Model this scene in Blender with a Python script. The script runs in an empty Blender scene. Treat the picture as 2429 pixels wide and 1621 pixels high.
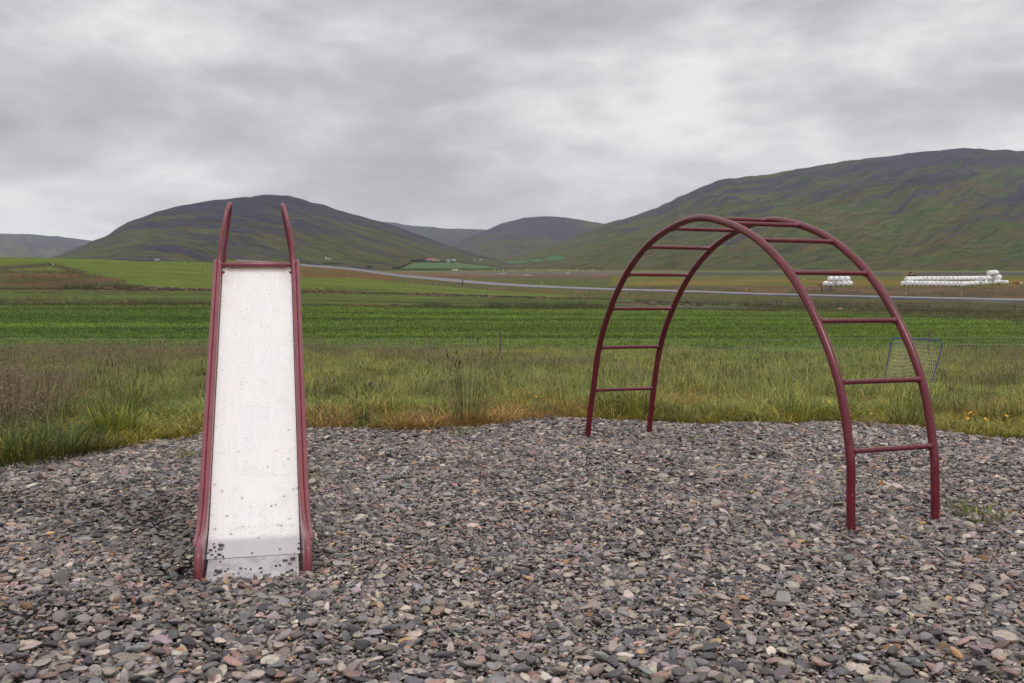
import bpy, bmesh, math, random
import numpy as np
from mathutils import Vector, Matrix, Euler
from mathutils.bvhtree import BVHTree

random.seed(7)
rng = np.random.default_rng(7)
S = bpy.context.scene
COL = S.collection
R = math.radians

# ------------------------------------------------------------------ camera
F = 2360.0; CX = 1214.5; CY = 810.5; PITCH = 0.075; EYE = 1.5      # photograph pixels
cam = bpy.data.cameras.new('camera'); camo = bpy.data.objects.new('camera', cam); COL.objects.link(camo)
camo.location = (0, 0, EYE); camo.rotation_euler = (math.pi/2 - PITCH, 0, 0)
cam.sensor_width = 36.0; cam.lens = 36.0*F/2429.0
cam.clip_start = 0.05; cam.clip_end = 40000
S.camera = camo
S.view_settings.view_transform = 'Standard'; S.view_settings.look = 'None'
S.view_settings.exposure = 0.12; S.view_settings.gamma = 1.0
S.view_settings.use_curve_mapping = False

# ------------------------------------------------------------------ sky
SUN_EL, SUN_AZ = R(58), R(165)
w = bpy.data.worlds.new('World'); S.world = w; w.use_nodes = True
nt = w.node_tree; nt.nodes.clear()
def N(t, typ, **kw):
    n = t.nodes.new(typ)
    for k, v in kw.items():
        if k.startswith('i_'):
            key = k[2:]
            key = int(key) if key.isdigit() else key.replace('_', ' ')
            n.inputs[key].default_value = v
        else: setattr(n, k, v)
    return n
def math_(t, op, a, b=None, c=None, clamp=False):
    n = t.nodes.new('ShaderNodeMath'); n.operation = op; n.use_clamp = clamp
    for i, v in enumerate((a, b, c)):
        if v is None: continue
        if isinstance(v, (int, float)): n.inputs[i].default_value = v
        else: t.links.new(v, n.inputs[i])
    return n.outputs[0]
def ramp(t, fac, stops, interp='LINEAR'):
    n = t.nodes.new('ShaderNodeValToRGB'); n.color_ramp.interpolation = interp
    e = n.color_ramp.elements
    while len(e) < len(stops): e.new(0.5)
    for i, (p, c) in enumerate(stops):
        e[i].position = p; e[i].color = (c[0], c[1], c[2], 1) if not isinstance(c, (int, float)) else (c, c, c, 1)
    t.links.new(fac, n.inputs[0]); return n.outputs[0]
def mixc(t, fac, a, b, mode='MIX'):
    n = t.nodes.new('ShaderNodeMix'); n.data_type = 'RGBA'; n.blend_type = mode
    for i, v in ((0, fac), (6, a), (7, b)):
        if isinstance(v, (int, float)): n.inputs[i].default_value = v if i == 0 else (v, v, v, 1)
        elif isinstance(v, tuple): n.inputs[i].default_value = (v[0], v[1], v[2], 1)
        else: t.links.new(v, n.inputs[i])
    return n.outputs[2]
L = nt.links.new
geo = N(nt, 'ShaderNodeTexCoord')
sep = N(nt, 'ShaderNodeSeparateXYZ'); L(geo.outputs['Generated'], sep.inputs[0])
zc = math_(nt, 'MAXIMUM', sep.outputs['Z'], 0.0)
den = math_(nt, 'ADD', zc, 0.11)
px_ = math_(nt, 'DIVIDE', sep.outputs['X'], den); py_ = math_(nt, 'DIVIDE', sep.outputs['Y'], den)
cmb = N(nt, 'ShaderNodeCombineXYZ'); L(px_, cmb.inputs[0]); L(py_, cmb.inputs[1]); cmb.inputs[2].default_value = 3.7
warp = N(nt, 'ShaderNodeTexNoise', i_Scale=0.5, i_Detail=4.0, i_Roughness=0.5); L(cmb.outputs[0], warp.inputs['Vector'])
wm = N(nt, 'ShaderNodeVectorMath', operation='MULTIPLY_ADD'); L(warp.outputs['Color'], wm.inputs[0]); wm.inputs[1].default_value = (1.2, 1.2, 0); L(cmb.outputs[0], wm.inputs[2])
n1 = N(nt, 'ShaderNodeTexNoise', i_Scale=0.42, i_Detail=8.0, i_Roughness=0.5); L(wm.outputs[0], n1.inputs['Vector'])
# second, softer layer in direction space: cloud bellies near the horizon
mp = N(nt, 'ShaderNodeMapping'); mp.inputs['Scale'].default_value = (2.5, 2.5, 6.2); mp.inputs['Location'].default_value = (9.4, 3.7, 2.2)
L(geo.outputs['Generated'], mp.inputs['Vector'])
n2 = N(nt, 'ShaderNodeTexNoise', i_Scale=1.55, i_Detail=9.0, i_Roughness=0.52, i_Distortion=0.10); L(mp.outputs[0], n2.inputs['Vector'])
n3 = N(nt, 'ShaderNodeTexNoise', i_Scale=0.62, i_Detail=2.0, i_Roughness=0.4); L(mp.outputs[0], n3.inputs['Vector'])
mxn = math_(nt, 'ADD', math_(nt, 'MULTIPLY', n1.outputs['Fac'], 0.08), math_(nt, 'MULTIPLY', n2.outputs['Fac'], 0.56))
mxn = math_(nt, 'ADD', mxn, math_(nt, 'MULTIPLY', n3.outputs['Fac'], 0.36))
n4 = N(nt, 'ShaderNodeTexNoise', i_Scale=4.5, i_Detail=5.0, i_Roughness=0.5); L(mp.outputs[0], n4.inputs['Vector'])
lump = math_(nt, 'ABSOLUTE', math_(nt, 'SUBTRACT', n4.outputs['Fac'], 0.5)); mxn = math_(nt, 'ADD', mxn, math_(nt, 'MULTIPLY', math_(nt, 'SUBTRACT', 0.06, lump), 0.20))
cloud = ramp(nt, mxn, [(0.37, (.47, .445, .475)), (0.45, (.61, .585, .61)), (0.51, (.77, .75, .76)), (0.56, (.93, .91, .90)), (0.61, (1.0, .985, .975))])
grad = ramp(nt, sep.outputs['Z'], [(0.0, 1.06), (0.075, 1.12), (0.145, 0.92), (0.24, 0.94), (0.65, 1.16), (1.0, 1.34)])
cl = mixc(nt, 1.0, cloud, grad, 'MULTIPLY')
sky = N(nt, 'ShaderNodeTexSky'); sky.sky_type = 'NISHITA'; sky.sun_disc = False
sky.sun_elevation = SUN_EL; sky.sun_rotation = SUN_AZ
b1 = N(nt, 'ShaderNodeBackground', i_Strength=0.06); L(sky.outputs[0], b1.inputs[0])
b2 = N(nt, 'ShaderNodeBackground', i_Strength=1.0); L(cl, b2.inputs[0])
ms = N(nt, 'ShaderNodeMixShader', i_0=0.93); L(b1.outputs[0], ms.inputs[1]); L(b2.outputs[0], ms.inputs[2])
wo = N(nt, 'ShaderNodeOutputWorld'); L(ms.outputs[0], wo.inputs[0])

sun = bpy.data.lights.new('sun', 'SUN'); sun.energy = 1.05; sun.angle = R(18); sun.color = (1.0, .96, .91)
suno = bpy.data.objects.new('sun', sun); COL.objects.link(suno)
sd = Vector((math.sin(SUN_AZ)*math.cos(SUN_EL), math.cos(SUN_AZ)*math.cos(SUN_EL), math.sin(SUN_EL)))
suno.rotation_euler = sd.to_track_quat('Z', 'Y').to_euler(); suno.location = (0, 0, 60)

# ------------------------------------------------------------------ helpers
def obj(name, me, mat=None, parent=None, **props):
    o = bpy.data.objects.new(name, me); COL.objects.link(o)
    if mat is not None and me is not None and len(me.materials) == 0: me.materials.append(mat)
    if parent is not None: o.parent = parent
    for k, v in props.items(): o[k] = v
    return o
def bm_me(name, bm, smooth=True):
    me = bpy.data.meshes.new(name); bm.to_mesh(me); bm.free()
    if smooth: me.shade_smooth(); me.set_sharp_from_angle(angle=R(42))
    return me
def empty(name, loc=(0, 0, 0), rz=0.0, **props):
    o = bpy.data.objects.new(name, None); o.empty_display_size = .2; COL.objects.link(o)
    o.location = loc; o.rotation_euler = (0, 0, rz)
    for k, v in props.items(): o[k] = v
    return o
def kids(o): return [c for c in bpy.data.objects if c.parent == o]
def copy_tree(o, children, loc, rz, scale=None, **props):
    r = o.copy(); COL.objects.link(r); r.location = loc
    r.rotation_euler = (o.rotation_euler[0], o.rotation_euler[1], rz)
    if scale is not None: r.scale = scale
    for k, v in props.items(): r[k] = v
    for c in children:
        d = c.copy(); COL.objects.link(d); d.parent = r
    return r
def tube(bm, pts, rad, seg=12, caps=True):
    pts = [Vector(p) for p in pts]; n = len(pts)
    rad = [rad]*n if isinstance(rad, (int, float)) else list(rad)
    T = []
    for i in range(n):
        t = (pts[min(i+1, n-1)]-pts[max(i-1, 0)]).normalized(); T.append(t)
    up = Vector((0, 0, 1)) if abs(T[0].z) < .9 else Vector((1, 0, 0))
    nrm = (up - T[0]*up.dot(T[0])).normalized(); rings = []
    for i in range(n):
        if i: nrm = (nrm - T[i]*nrm.dot(T[i])).normalized()
        b = T[i].cross(nrm)
        rings.append([bm.verts.new(pts[i]+(nrm*math.cos(a)+b*math.sin(a))*rad[i]) for a in [2*math.pi*k/seg for k in range(seg)]])
    for i in range(n-1):
        for k in range(seg):
            bm.faces.new((rings[i][k], rings[i][(k+1) % seg], rings[i+1][(k+1) % seg], rings[i+1][k]))
    if caps:
        bm.faces.new(rings[0][::-1]); bm.faces.new(rings[-1])
    return rings
def box(bm, c, s, M=None):
    vs = []
    for dx in (-.5, .5):
        for dy in (-.5, .5):
            for dz in (-.5, .5):
                p = Vector((c[0]+dx*s[0], c[1]+dy*s[1], c[2]+dz*s[2]))
                vs.append(bm.verts.new(M @ p if M else p))
    for f in ((0,1,3,2),(4,6,7,5),(0,4,5,1),(2,3,7,6),(0,2,6,4),(1,5,7,3)):
        bm.faces.new([vs[i] for i in f])
def prism(bm, poly, x0, x1):
    a = [bm.verts.new((x0, y, z)) for y, z in poly]; b = [bm.verts.new((x1, y, z)) for y, z in poly]
    n = len(poly)
    bm.faces.new(a[::-1]); bm.faces.new(b)
    for i in range(n): bm.faces.new((a[i], a[(i+1) % n], b[(i+1) % n], b[i]))
def catmull(P, k=8):
    P = [Vector(p) for p in P]; out = []
    for i in range(len(P)-1):
        a = P[max(i-1, 0)]; b = P[i]; c = P[i+1]; d = P[min(i+2, len(P)-1)]
        for j in range(k):
            t = j/k
            out.append(.5*((2*b)+(c-a)*t+(2*a-5*b+4*c-d)*t*t+(3*b-a-3*c+d)*t**3))
    out.append(P[-1]); return out
# value noise
def vn(x, y, seed=0):
    xi = np.floor(x).astype(np.int64); yi = np.floor(y).astype(np.int64); fx = x-xi; fy = y-yi
    fx = fx*fx*(3-2*fx); fy = fy*fy*(3-2*fy)
    def h(a, b):
        v = np.sin(a*127.1+b*311.7+seed*74.7)*43758.5453
        return v-np.floor(v)
    return (h(xi, yi)*(1-fx)+h(xi+1, yi)*fx)*(1-fy)+(h(xi, yi+1)*(1-fx)+h(xi+1, yi+1)*fx)*fy
def fbm(x, y, o=5, seed=0):
    s = 0; a = .5; t = 0
    for i in range(o):
        s = s+a*vn(x*2**i, y*2**i, seed+i*13); t += a; a *= .5
    return s/t
def proj(X, Y, Z):
    cp, sp = math.cos(PITCH), math.sin(PITCH); Zr = Z-EYE
    d = Y*cp-Zr*sp; d = np.where(d > .01, d, .01); u = Y*sp+Zr*cp
    return CX+F*X/d, CY-F*u/d
def ray(px, py):
    v = (py-CY)/F; h = (px-CX)/F
    cp, sp = math.cos(PITCH), math.sin(PITCH)
    return Vector((h, cp-v*sp, -sp-v*cp))         # y (depth) component close to 1
def at(px, py, Y):                                 # point on the ray of that pixel at world depth Y
    d = ray(px, py); return Vector((0, 0, EYE))+d*(Y/d.y)

# ------------------------------------------------------------------ materials
def new_mat(name):
    m = bpy.data.materials.new(name); m.use_nodes = True; t = m.node_tree; t.nodes.clear()
    out = N(t, 'ShaderNodeOutputMaterial'); p = N(t, 'ShaderNodeBsdfPrincipled'); t.links.new(p.outputs[0], out.inputs[0])
    return m, t, p
def plain(name, col, rough=.6, metal=0.0, var=.15, scale=8.0, bump=0.0, spec=.5):
    m, t, p = new_mat(name)
    tc = N(t, 'ShaderNodeTexCoord')
    n = N(t, 'ShaderNodeTexNoise', i_Scale=scale, i_Detail=6.0); t.links.new(tc.outputs['Object'], n.inputs['Vector'])
    lo = tuple(c*(1-var) for c in col); hi = tuple(min(1, c*(1+var)) for c in col)
    t.links.new(ramp(t, n.outputs['Fac'], [(.3, lo), (.7, hi)]), p.inputs['Base Color'])
    p.inputs['Roughness'].default_value = rough; p.inputs['Metallic'].default_value = metal
    p.inputs['Specular IOR Level'].default_value = spec
    if bump:
        b = N(t, 'ShaderNodeBump', i_Strength=bump, i_Distance=.01); t.links.new(n.outputs['Fac'], b.inputs['Height']); t.links.new(b.outputs[0], p.inputs['Normal'])
    return m
def red_paint(name, col, chips):
    m, t, p = new_mat(name)
    tc = N(t, 'ShaderNodeTexCoord')
    n = N(t, 'ShaderNodeTexNoise', i_Scale=6.0, i_Detail=8.0, i_Roughness=.6); t.links.new(tc.outputs['Object'], n.inputs['Vector'])
    c1 = ramp(t, n.outputs['Fac'], [(.3, tuple(c*.82 for c in col)), (.7, tuple(min(1, c*1.18) for c in col))])
    ch = N(t, 'ShaderNodeTexNoise', i_Scale=70.0, i_Detail=5.0, i_Roughness=.7); t.links.new(tc.outputs['Object'], ch.inputs['Vector'])
    chm = ramp(t, ch.outputs['Fac'], [(.66-chips, 0.0), (.70-chips, 1.0)])
    c2 = mixc(t, math_(t, 'MULTIPLY', chm, .7), c1, (.34, .27, .27))
    t.links.new(c2, p.inputs['Base Color'])
    # rain drops: little beads over the wet paint
    v = N(t, 'ShaderNodeTexVoronoi', i_Scale=95.0, i_Randomness=1.0); t.links.new(tc.outputs['Object'], v.inputs['Vector'])
    mask = N(t, 'ShaderNodeTexNoise', i_Scale=14.0); t.links.new(tc.outputs['Object'], mask.inputs['Vector'])
    drop = math_(t, 'MULTIPLY', ramp(t, v.outputs['Distance'], [(.0, 1.0), (.26, .7), (.34, 0.0)]), ramp(t, mask.outputs['Fac'], [(.44, 0.0), (.54, 1.0)]))
    b = N(t, 'ShaderNodeBump', i_Strength=.55, i_Distance=.0016); t.links.new(drop, b.inputs['Height'])
    b2_ = N(t, 'ShaderNodeBump', i_Strength=.2, i_Distance=.002); t.links.new(n.outputs['Fac'], b2_.inputs['Height']); t.links.new(b.outputs[0], b2_.inputs['Normal'])
    t.links.new(b2_.outputs[0], p.inputs['Normal'])
    t.links.new(ramp(t, ch.outputs['Fac'], [(.35, .27), (.7, .5)]), p.inputs['Roughness'])
    p.inputs['Specular IOR Level'].default_value = .5; p.inputs['Coat Weight'].default_value = .25; p.inputs['Coat Roughness'].default_value = .12
    return m
M_red = red_paint('red_paint', (.130, .006, .016), .022)
M_redf = red_paint('faded_red_paint', (.22, .045, .06), .02)

def pebble_mat(name, inst):
    m, t, p = new_mat(name)
    if inst:
        a = N(t, 'ShaderNodeAttribute', attribute_type='INSTANCER', attribute_name='tint'); c = a.outputs['Color']
    else:
        a = N(t, 'ShaderNodeObjectInfo'); c = a.outputs['Color']
    tc = N(t, 'ShaderNodeTexCoord'); 
    n = N(t, 'ShaderNodeTexNoise', i_Scale=1.6, i_Detail=6.0, i_Roughness=.65); t.links.new(tc.outputs['Object'], n.inputs['Vector'])
    k = ramp(t, n.outputs['Fac'], [(.3, .72), (.7, 1.22)])
    n2 = N(t, 'ShaderNodeTexNoise', i_Scale=9.0, i_Detail=3.0); t.links.new(tc.outputs['Object'], n2.inputs['Vector'])
    k2 = ramp(t, n2.outputs['Fac'], [(.35, .82), (.6, 1.08)])
    t.links.new(mixc(t, 1.0, mixc(t, 1.0, c, k, 'MULTIPLY'), k2, 'MULTIPLY'), p.inputs['Base Color'])
    p.inputs['Roughness'].default_value = .5; p.inputs['Specular IOR Level'].default_value = .4
    b = N(t, 'ShaderNodeBump', i_Strength=.35, i_Distance=.002); t.links.new(n2.outputs['Fac'], b.inputs['Height']); t.links.new(b.outputs[0], p.inputs['Normal'])
    return m
M_peb = pebble_mat('pebble_stone', True); M_stone = pebble_mat('single_stone', False)

def leaf_mat(name, inst=True, rough=.55):
    m, t, p = new_mat(name)
    if inst: a = N(t, 'ShaderNodeAttribute', attribute_type='INSTANCER', attribute_name='tint')
    else: a = N(t, 'ShaderNodeObjectInfo')
    h = N(t, 'ShaderNodeAttribute', attribute_type='GEOMETRY', attribute_name='shade')
    c = mixc(t, 1.0, a.outputs['Color'], h.outputs['Color'], 'MULTIPLY')
    t.links.new(c, p.inputs['Base Color']); p.inputs['Roughness'].default_value = rough; p.inputs['Specular IOR Level'].default_value = .3
    tr = N(t, 'ShaderNodeBsdfTranslucent'); t.links.new(c, tr.inputs[0])
    mx = N(t, 'ShaderNodeMixShader', i_0=.28); t.links.new(p.outputs[0], mx.inputs[1]); t.links.new(tr.outputs[0], mx.inputs[2])
    out = [n for n in t.nodes if n.type == 'OUTPUT_MATERIAL'][0]; t.links.new(mx.outputs[0], out.inputs[0])
    return m
M_leaf = leaf_mat('grass_blade'); M_leafo = leaf_mat('plant_blade', False)

# ------------------------------------------------------------------ terrain height
near = [(1.0, 'z', 0.0), (8.5, 'z', 0.0), (10.5, 'z', -.04), (13.5, 'z', -.28), (18, 'z', -.72), (32, 'y', 850), (60, 'y', 771)]
prof = {
 0:    [(95,731),(130,703),(165,685),(220,655),(300,613),(350,611),(440,645),(600,654)],
 250:  [(95,730),(130,703),(165,686),(220,652),(300,617),(350,618),(440,645),(600,654)],
 500:  [(95,729),(130,704),(165,687),(220,659),(300,633),(360,621),(480,645),(600,654)],
 700:  [(95,730),(130,712),(165,693),(220,673),(300,657),(450,640),(640,629),(720,629),(900,646)],
 830:  [(95,731),(130,714),(165,700),(220,684),(300,668),(440,650),(560,639),(650,641),(900,648)],
 940:  [(95,733),(130,716),(165,704),(220,690),(300,676),(400,664),(500,654),(620,653),(900,649)],
 1050: [(95,734),(130,717),(165,708),(220,695),(300,683),(380,672),(445,663.5),(560,660),(900,650)],
 1180: [(95,735),(130,717),(165,710),(220,700),(300,686),(390,674),(500,666),(900,650)],
 1340: [(95,736),(130,719),(165,713),(220,705),(300,690),(350,682),(450,670),(900,650)],
 1640: [(95,738),(130,727),(165,718),(220,703),(270,691),(350,680),(450,670),(900,650)],
 2084: [(95,742),(130,722),(185,704),(220,697),(300,681),(450,668),(900,650)],
 2429: [(95,745),(130,723),(160,711),(200,700),(300,678),(450,667),(900,650)]}
lnD = np.linspace(0, math.log(12000), 900)
cols = sorted(prof); TAB = []
for c in cols:
    Ds = []; Zs = []
    for d, k, v in near:
        Ds.append(d); Zs.append(v if k == 'z' else EYE-d*math.tan(math.atan((v-CY)/F)+PITCH))
    for d, y in prof[c]:
        Ds.append(d); Zs.append(EYE-d*math.tan(math.atan((y-CY)/F)+PITCH))
    Ds += [1000, 12000]; Zs += [-5.0, -5.0]
    z = np.interp(lnD, np.log(Ds), Zs)
    k = np.hanning(15); k /= k.sum(); z = np.convolve(np.pad(z, 7, 'edge'), k, 'valid'); TAB.append(z)
TAB = np.array(TAB)
cg = np.linspace(0, 2429, 244); TABF = np.empty((len(cg), len(lnD)))
for j in range(len(lnD)):
    r_ = np.interp(cg, cols, TAB[:, j]); k = np.hanning(13); k /= k.sum()
    TABF[:, j] = np.convolve(np.pad(r_, 6, 'edge'), k, 'valid')
def base_h(X, Y):
    X = np.asarray(X, float); Y = np.asarray(Y, float); r = np.hypot(X, Y)
    def f(sgn_u):
        u = sgn_u; D = r/np.sqrt(1+u*u)
        cc = np.clip((CX+F*u)/2429*243, 0, 242.999); jj = np.clip(np.log(np.maximum(D, 1.0))/lnD[-1]*899, 0, 898.999)
        i0 = cc.astype(int); j0 = jj.astype(int); a = cc-i0; b = jj-j0
        return (TABF[i0, j0]*(1-a)+TABF[i0+1, j0]*a)*(1-b)+(TABF[i0, j0+1]*(1-a)+TABF[i0+1, j0+1]*a)*b
    front = Y > 0
    u = np.where(front, X/np.maximum(Y, 1e-3), np.sign(X)*.6)
    u = np.clip(u, -.6, .6); z = f(u)
    az = np.abs(np.arctan2(X, Y)); wgt = np.clip((az-1.2)/1.9, 0, 1)
    zm = .5*(f(np.full_like(X, -.5))+f(np.full_like(X, .5)))
    return z*(1-wgt)+zm*wgt
def rough_h(X, Y):
    r = np.hypot(X, Y)
    a = np.clip((r-10)/20, 0, 1)
    n = (fbm(X*.35, Y*.35, 4, 3)-.5)*.30*np.clip((r-9)/6, 0, 1)*(np.clip((40-r)/8, 0.15, 1))
    n = n+(fbm(X*.03, Y*.03, 4, 5)-.5)*np.clip((r-90)/200, 0, 1)*1.6
    return n
# road: photo px, depth and the screen height of the two edges
ROAD = [(560,616.5,850,1.0),(640,622,740,1.6),(709,628.6,640,2.6),(828,638.4,560,4.2),(939,653.2,500,4.6),(1051,663.2,445,4.4),(1179,673.6,390,3.5),(1338,681.7,350,2.6),
        (1450,685.8,322,2.2),(1635,690.8,270,2.0),(1780,696,236,2.0),(2084,703.5,187,2.1),(2429,711,160,2.4),(2800,722,142,2.8),(3400,745,125,3.2)]
roadc = []
for px, py, D, hw in [(a, b, c, d*.78) for a, b, c, d in ROAD]: roadc.append((at(px, py-hw, D+4), at(px, py+hw, D-4)))
rc = catmull([(a+b)/2 for a, b in roadc], 14); ra = catmull([a for a, b in roadc], 14); rb = catmull([b for a, b in roadc], 14)
RC = np.array([tuple(p) for p in rc])
def road_fix(X, Y, Z):
    m = (Y > 100) & (Y < 900) & (X > -260)
    idx = np.nonzero(m.ravel())[0]; Zf = Z.ravel().copy(); xf = X.ravel()[idx]; yf = Y.ravel()[idx]
    A_ = RC[:-1]; B_ = RC[1:]; best = np.full(len(idx), 1e9); zb = np.zeros(len(idx))
    for a, b in zip(A_, B_):
        d = b[:2]-a[:2]; t = np.clip(((xf-a[0])*d[0]+(yf-a[1])*d[1])/(d@d), 0, 1)
        q = np.hypot(xf-a[0]-t*d[0], yf-a[1]-t*d[1]); z = a[2]+t*(b[2]-a[2]); k = q < best
        best[k] = q[k]; zb[k] = z[k]
    wgt = np.clip((26-best)/18, 0, 1); wgt = wgt*wgt*(3-2*wgt)
    Zf[idx] = Zf[idx]*(1-wgt)+(zb-.45)*wgt
    return Zf.reshape(Z.shape), best, idx

# gravel bed outline (world XY)
GP = [(-9.5, 6.9), (-7, 7.35), (-3.9, 7.52), (-3.45, 7.9), (-3.0, 8.5), (-2.6, 8.85), (-1.25, 9.25), (-.46, 9.3), (.0, 9.55), (.7, 9.8), (1.3, 9.85), (1.9, 9.4), (2.4, 9.35), (3.0, 9.6), (3.6, 9.3), (4.0, 8.7), (4.35, 8.1), (5.5, 7.6), (8.5, 7.2), (9.5, 6.5), (9.5, -7), (-9.5, -7)]
def in_poly(X, Y, P):
    r = np.zeros(X.shape, bool); n = len(P)
    for i in range(n):
        x1, y1 = P[i]; x2, y2 = P[(i+1) % n]
        if y1 == y2: continue
        c = ((y1 > Y) != (y2 > Y)) & (X < (x2-x1)*(Y-y1)/(y2-y1)+x1); r ^= c
    return r
def gravel(X, Y):
    dx = (fbm(X*1.1, Y*1.1, 3, 21)-.5)*.5; dy = (fbm(X*1.1, Y*1.1, 3, 22)-.5)*.5
    return in_poly(X+dx, Y+dy, GP)
def ground_z(X, Y):
    X = np.asarray(X, float); Y = np.asarray(Y, float)
    return base_h(X, Y)+rough_h(X, Y)
def gz(X, Y):                                      # top of the soil under the pebbles
    X = np.asarray(X, float); Y = np.asarray(Y, float)
    z = (fbm(X*.8, Y*.8, 3, 31)-.5)*.10+(fbm(X*3, Y*3, 2, 33)-.5)*.03
    z = z-.05*np.exp(-(((X+1.62)/.16)**2+((Y-4.72)/.25)**2))
    z = z*np.clip(np.hypot((X+1.25)/1.0, (Y-4.75)/.6), .1, 1)
    return z-.012

# ground colours (albedo) by world position; boundaries traced in photograph px on the ground itself
KC = [0, 250, 500, 700, 940, 1200, 1450, 1700, 2000, 2429]
fieldA = [727, 728, 729, 731, 733, 736, 738, 740, 746, 768]
strip1 = [717, 718, 719, 721, 725, 728, 729, 731, 736, 756]
soil_b = [689, 689, 690, 694, 699, 705, 712, 719, 724, 742]
soil_t = [684, 685, 685, 691, 695, 702, 709, 716, 718, 730]
roadx = [p[0] for p in ROAD]; roady = [p[1] for p in ROAD]
def paint(X, Y, Z):
    px, py = proj(X, Y, Z)
    n1 = fbm(X*.05+3, Y*.012, 4, 41)-.5; n2 = fbm(X*.25, Y*.06, 4, 42)-.5
    yy = py+n1*5.0+n2*3.0
    r = np.hypot(X, Y)
    C = np.empty(X.shape+(3,)); C[:] = (.085, .085, .030)
    def put(m, c, a=1.0):
        C[m] = C[m]*(1-a)+np.array(c)*a
    I = lambda L_: np.interp(px, KC, L_)
    R_ = np.interp(px, roadx, roady); far = Y > 34
    put(far, (.092, .150, .028))
    st = fbm(X*.02, Y*.35, 4, 44)-.5
    m = far; C[m] *= (1+.7*st[m])[:, None]
    lm = far & (px < 700); C[lm] *= np.array((.88, .94, .95))
    put(far & (yy < I(fieldA)), (.075, .088, .028))
    put(far & (yy < I(fieldA)) & (n2 > .05), (.13, .09, .035))
    put(far & (yy < I(strip1)), (.092, .130, .026))
    put(far & (yy < I(strip1)) & (fbm(X*.05, Y*.5, 4, 47) > .56), (.060, .066, .022))
    put(far & (yy < I(soil_b)), (.052, .028, .016))
    up = far & (yy < I(soil_t)); put(up, (.108, .148, .026))
    put(up & (px > 1350) & (yy > R_+8), (.082, .098, .030))
    ro = far & (px > 1450) & (yy < I(fieldA)) & (py > R_+3)
    put(ro, (.075, .090, .034)); put(ro & (n1 > .04), (.098, .118, .052)); put(ro & (n2 > .09), (.075, .052, .035))
    # rough brown hollow on the left hill
    hp = up & (px < 620) & (yy > np.interp(px, [0, 150, 330, 620], [640, 644, 668, 700])) & (yy < 690)
    put(hp & (px < 300), (.075, .080, .026)); put(hp & (n2 > .02), (.12, .075, .035))
    cr = up & (px < 200) & (np.abs(yy-np.interp(px, [0, 120, 200], [636, 628, 648])) < 5); put(cr, (.07, .065, .028))
    # verge under the road
    vg = up & (px > 640) & (py < R_+np.interp(px, [640, 720, 900, 1100, 1500, 2429], [6, 30, 16, 16, 20, 10])) & (py > R_-1)
    put(vg, (.085, .088, .026)); put(vg & (px < 930) & (n1 > -.12), (.135, .078, .028)); put(vg & (px > 930) & (n2 > .08), (.12, .085, .035))
    # valley floor beyond the road
    by = (Y > 100) & (py < R_-1.0) & (px > 700) & (Y > np.interp(px, roadx, [p[2] for p in ROAD]))
    put(by, (.088, .105, .030))
    e = by & (yy < 662) & (px < 1600); put(e, (.105, .078, .045))
    e = by & (yy < 656) & (px < 1600); put(e, (.15, .095, .055))
    e = by & (yy < 653) & (yy > 645.5) & (px > 1070) & (px < 1600) & (n1 > -.14); put(e, (.125, .108, .098))
    e = by & (px > 1450) & (yy < 683) & (yy > 655); put(e, (.115, .118, .026))
    e = by & (px > 1450) & (yy < 676) & (yy > 666) & (n1 > -.03); put(e, (.175, .125, .030))
    e = by & (px > 1450) & (yy > 680); put(e, (.090, .070, .036)); e = by & (px > 1450) & (yy > 680) & (n2 > .07); put(e, (.14, .085, .045))
    e = by & (px > 1560) & (yy < 655) & (yy > 650); put(e, (.085, .085, .05))
    e = by & (px > 1560) & (yy < 652.5) & (yy > 647); put(e, (.075, .068, .072))
    e = by & (yy < 646.5); put(e, (.12, .15, .035))
    e = by & (yy < 643); put(e, (.14, .115, .05))
    return C
def set_col(me, C):
    a = me.color_attributes.new('Col', 'FLOAT_COLOR', 'POINT')
    d = np.ones((len(C), 4), np.float32); d[:, :3] = C; a.data.foreach_set('color', d.ravel())
def grid_me(name, V, nr, nc, mask=None, wrap=False):
    me = bpy.data.meshes.new(name)
    i = np.arange(nr-1)[:, None]; j = np.arange(nc if wrap else nc-1)[None, :]
    j2 = (j+1) % nc
    q = np.stack([np.broadcast_to(i*nc+j, (nr-1, j.shape[1])), i*nc+j2, (i+1)*nc+j2, (i+1)*nc+j], -1).reshape(-1, 4)
    if mask is not None: q = q[mask.ravel()[q].all(1)]
    me.vertices.add(len(V)); me.vertices.foreach_set('co', V.astype(np.float32).ravel())
    me.loops.add(q.size); me.loops.foreach_set('vertex_index', q.ravel().astype(np.int32))
    me.polygons.add(len(q)); me.polygons.foreach_set('loop_start', np.arange(0, q.size, 4, dtype=np.int32))
    me.update(calc_edges=True); me.shade_smooth()
    return me, q

# terrain sheet: fan of rings around the viewpoint, fine where the photograph looks
azf = np.arctan((np.linspace(-250, 2680, 640)-CX)/F)
azb = np.linspace(azf[-1], azf[0]+2*math.pi, 60)[1:-1]
az = np.concatenate([azf, azb])
rr = np.exp(np.linspace(math.log(1.0), math.log(900), 560)); rr = np.concatenate([rr, np.exp(np.linspace(math.log(905), math.log(11000), 130))])
RR, AZ = np.meshgrid(rr, az, indexing='ij')
# clockwise in az -> flip for upward faces
X = RR*np.sin(AZ); Y = RR*np.cos(AZ)
Z = ground_z(X, Y)
Z, rbest, ridx = road_fix(X, Y, Z)
gm = gravel(X, Y); Z = np.where(gm, Z-.10, Z)
V = np.stack([X, Y, Z], -1).reshape(-1, 3)
me, q = grid_me('ground', V, len(rr), len(az), wrap=True); me.flip_normals()
c0 = len(me.vertices); me.vertices.add(1); me.vertices[c0].co = (0, 0, -.1)
C = paint(V[:, 0], V[:, 1], V[:, 2]); set_col(me, np.vstack([C, [[.03, .02, .02]]]))

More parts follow.
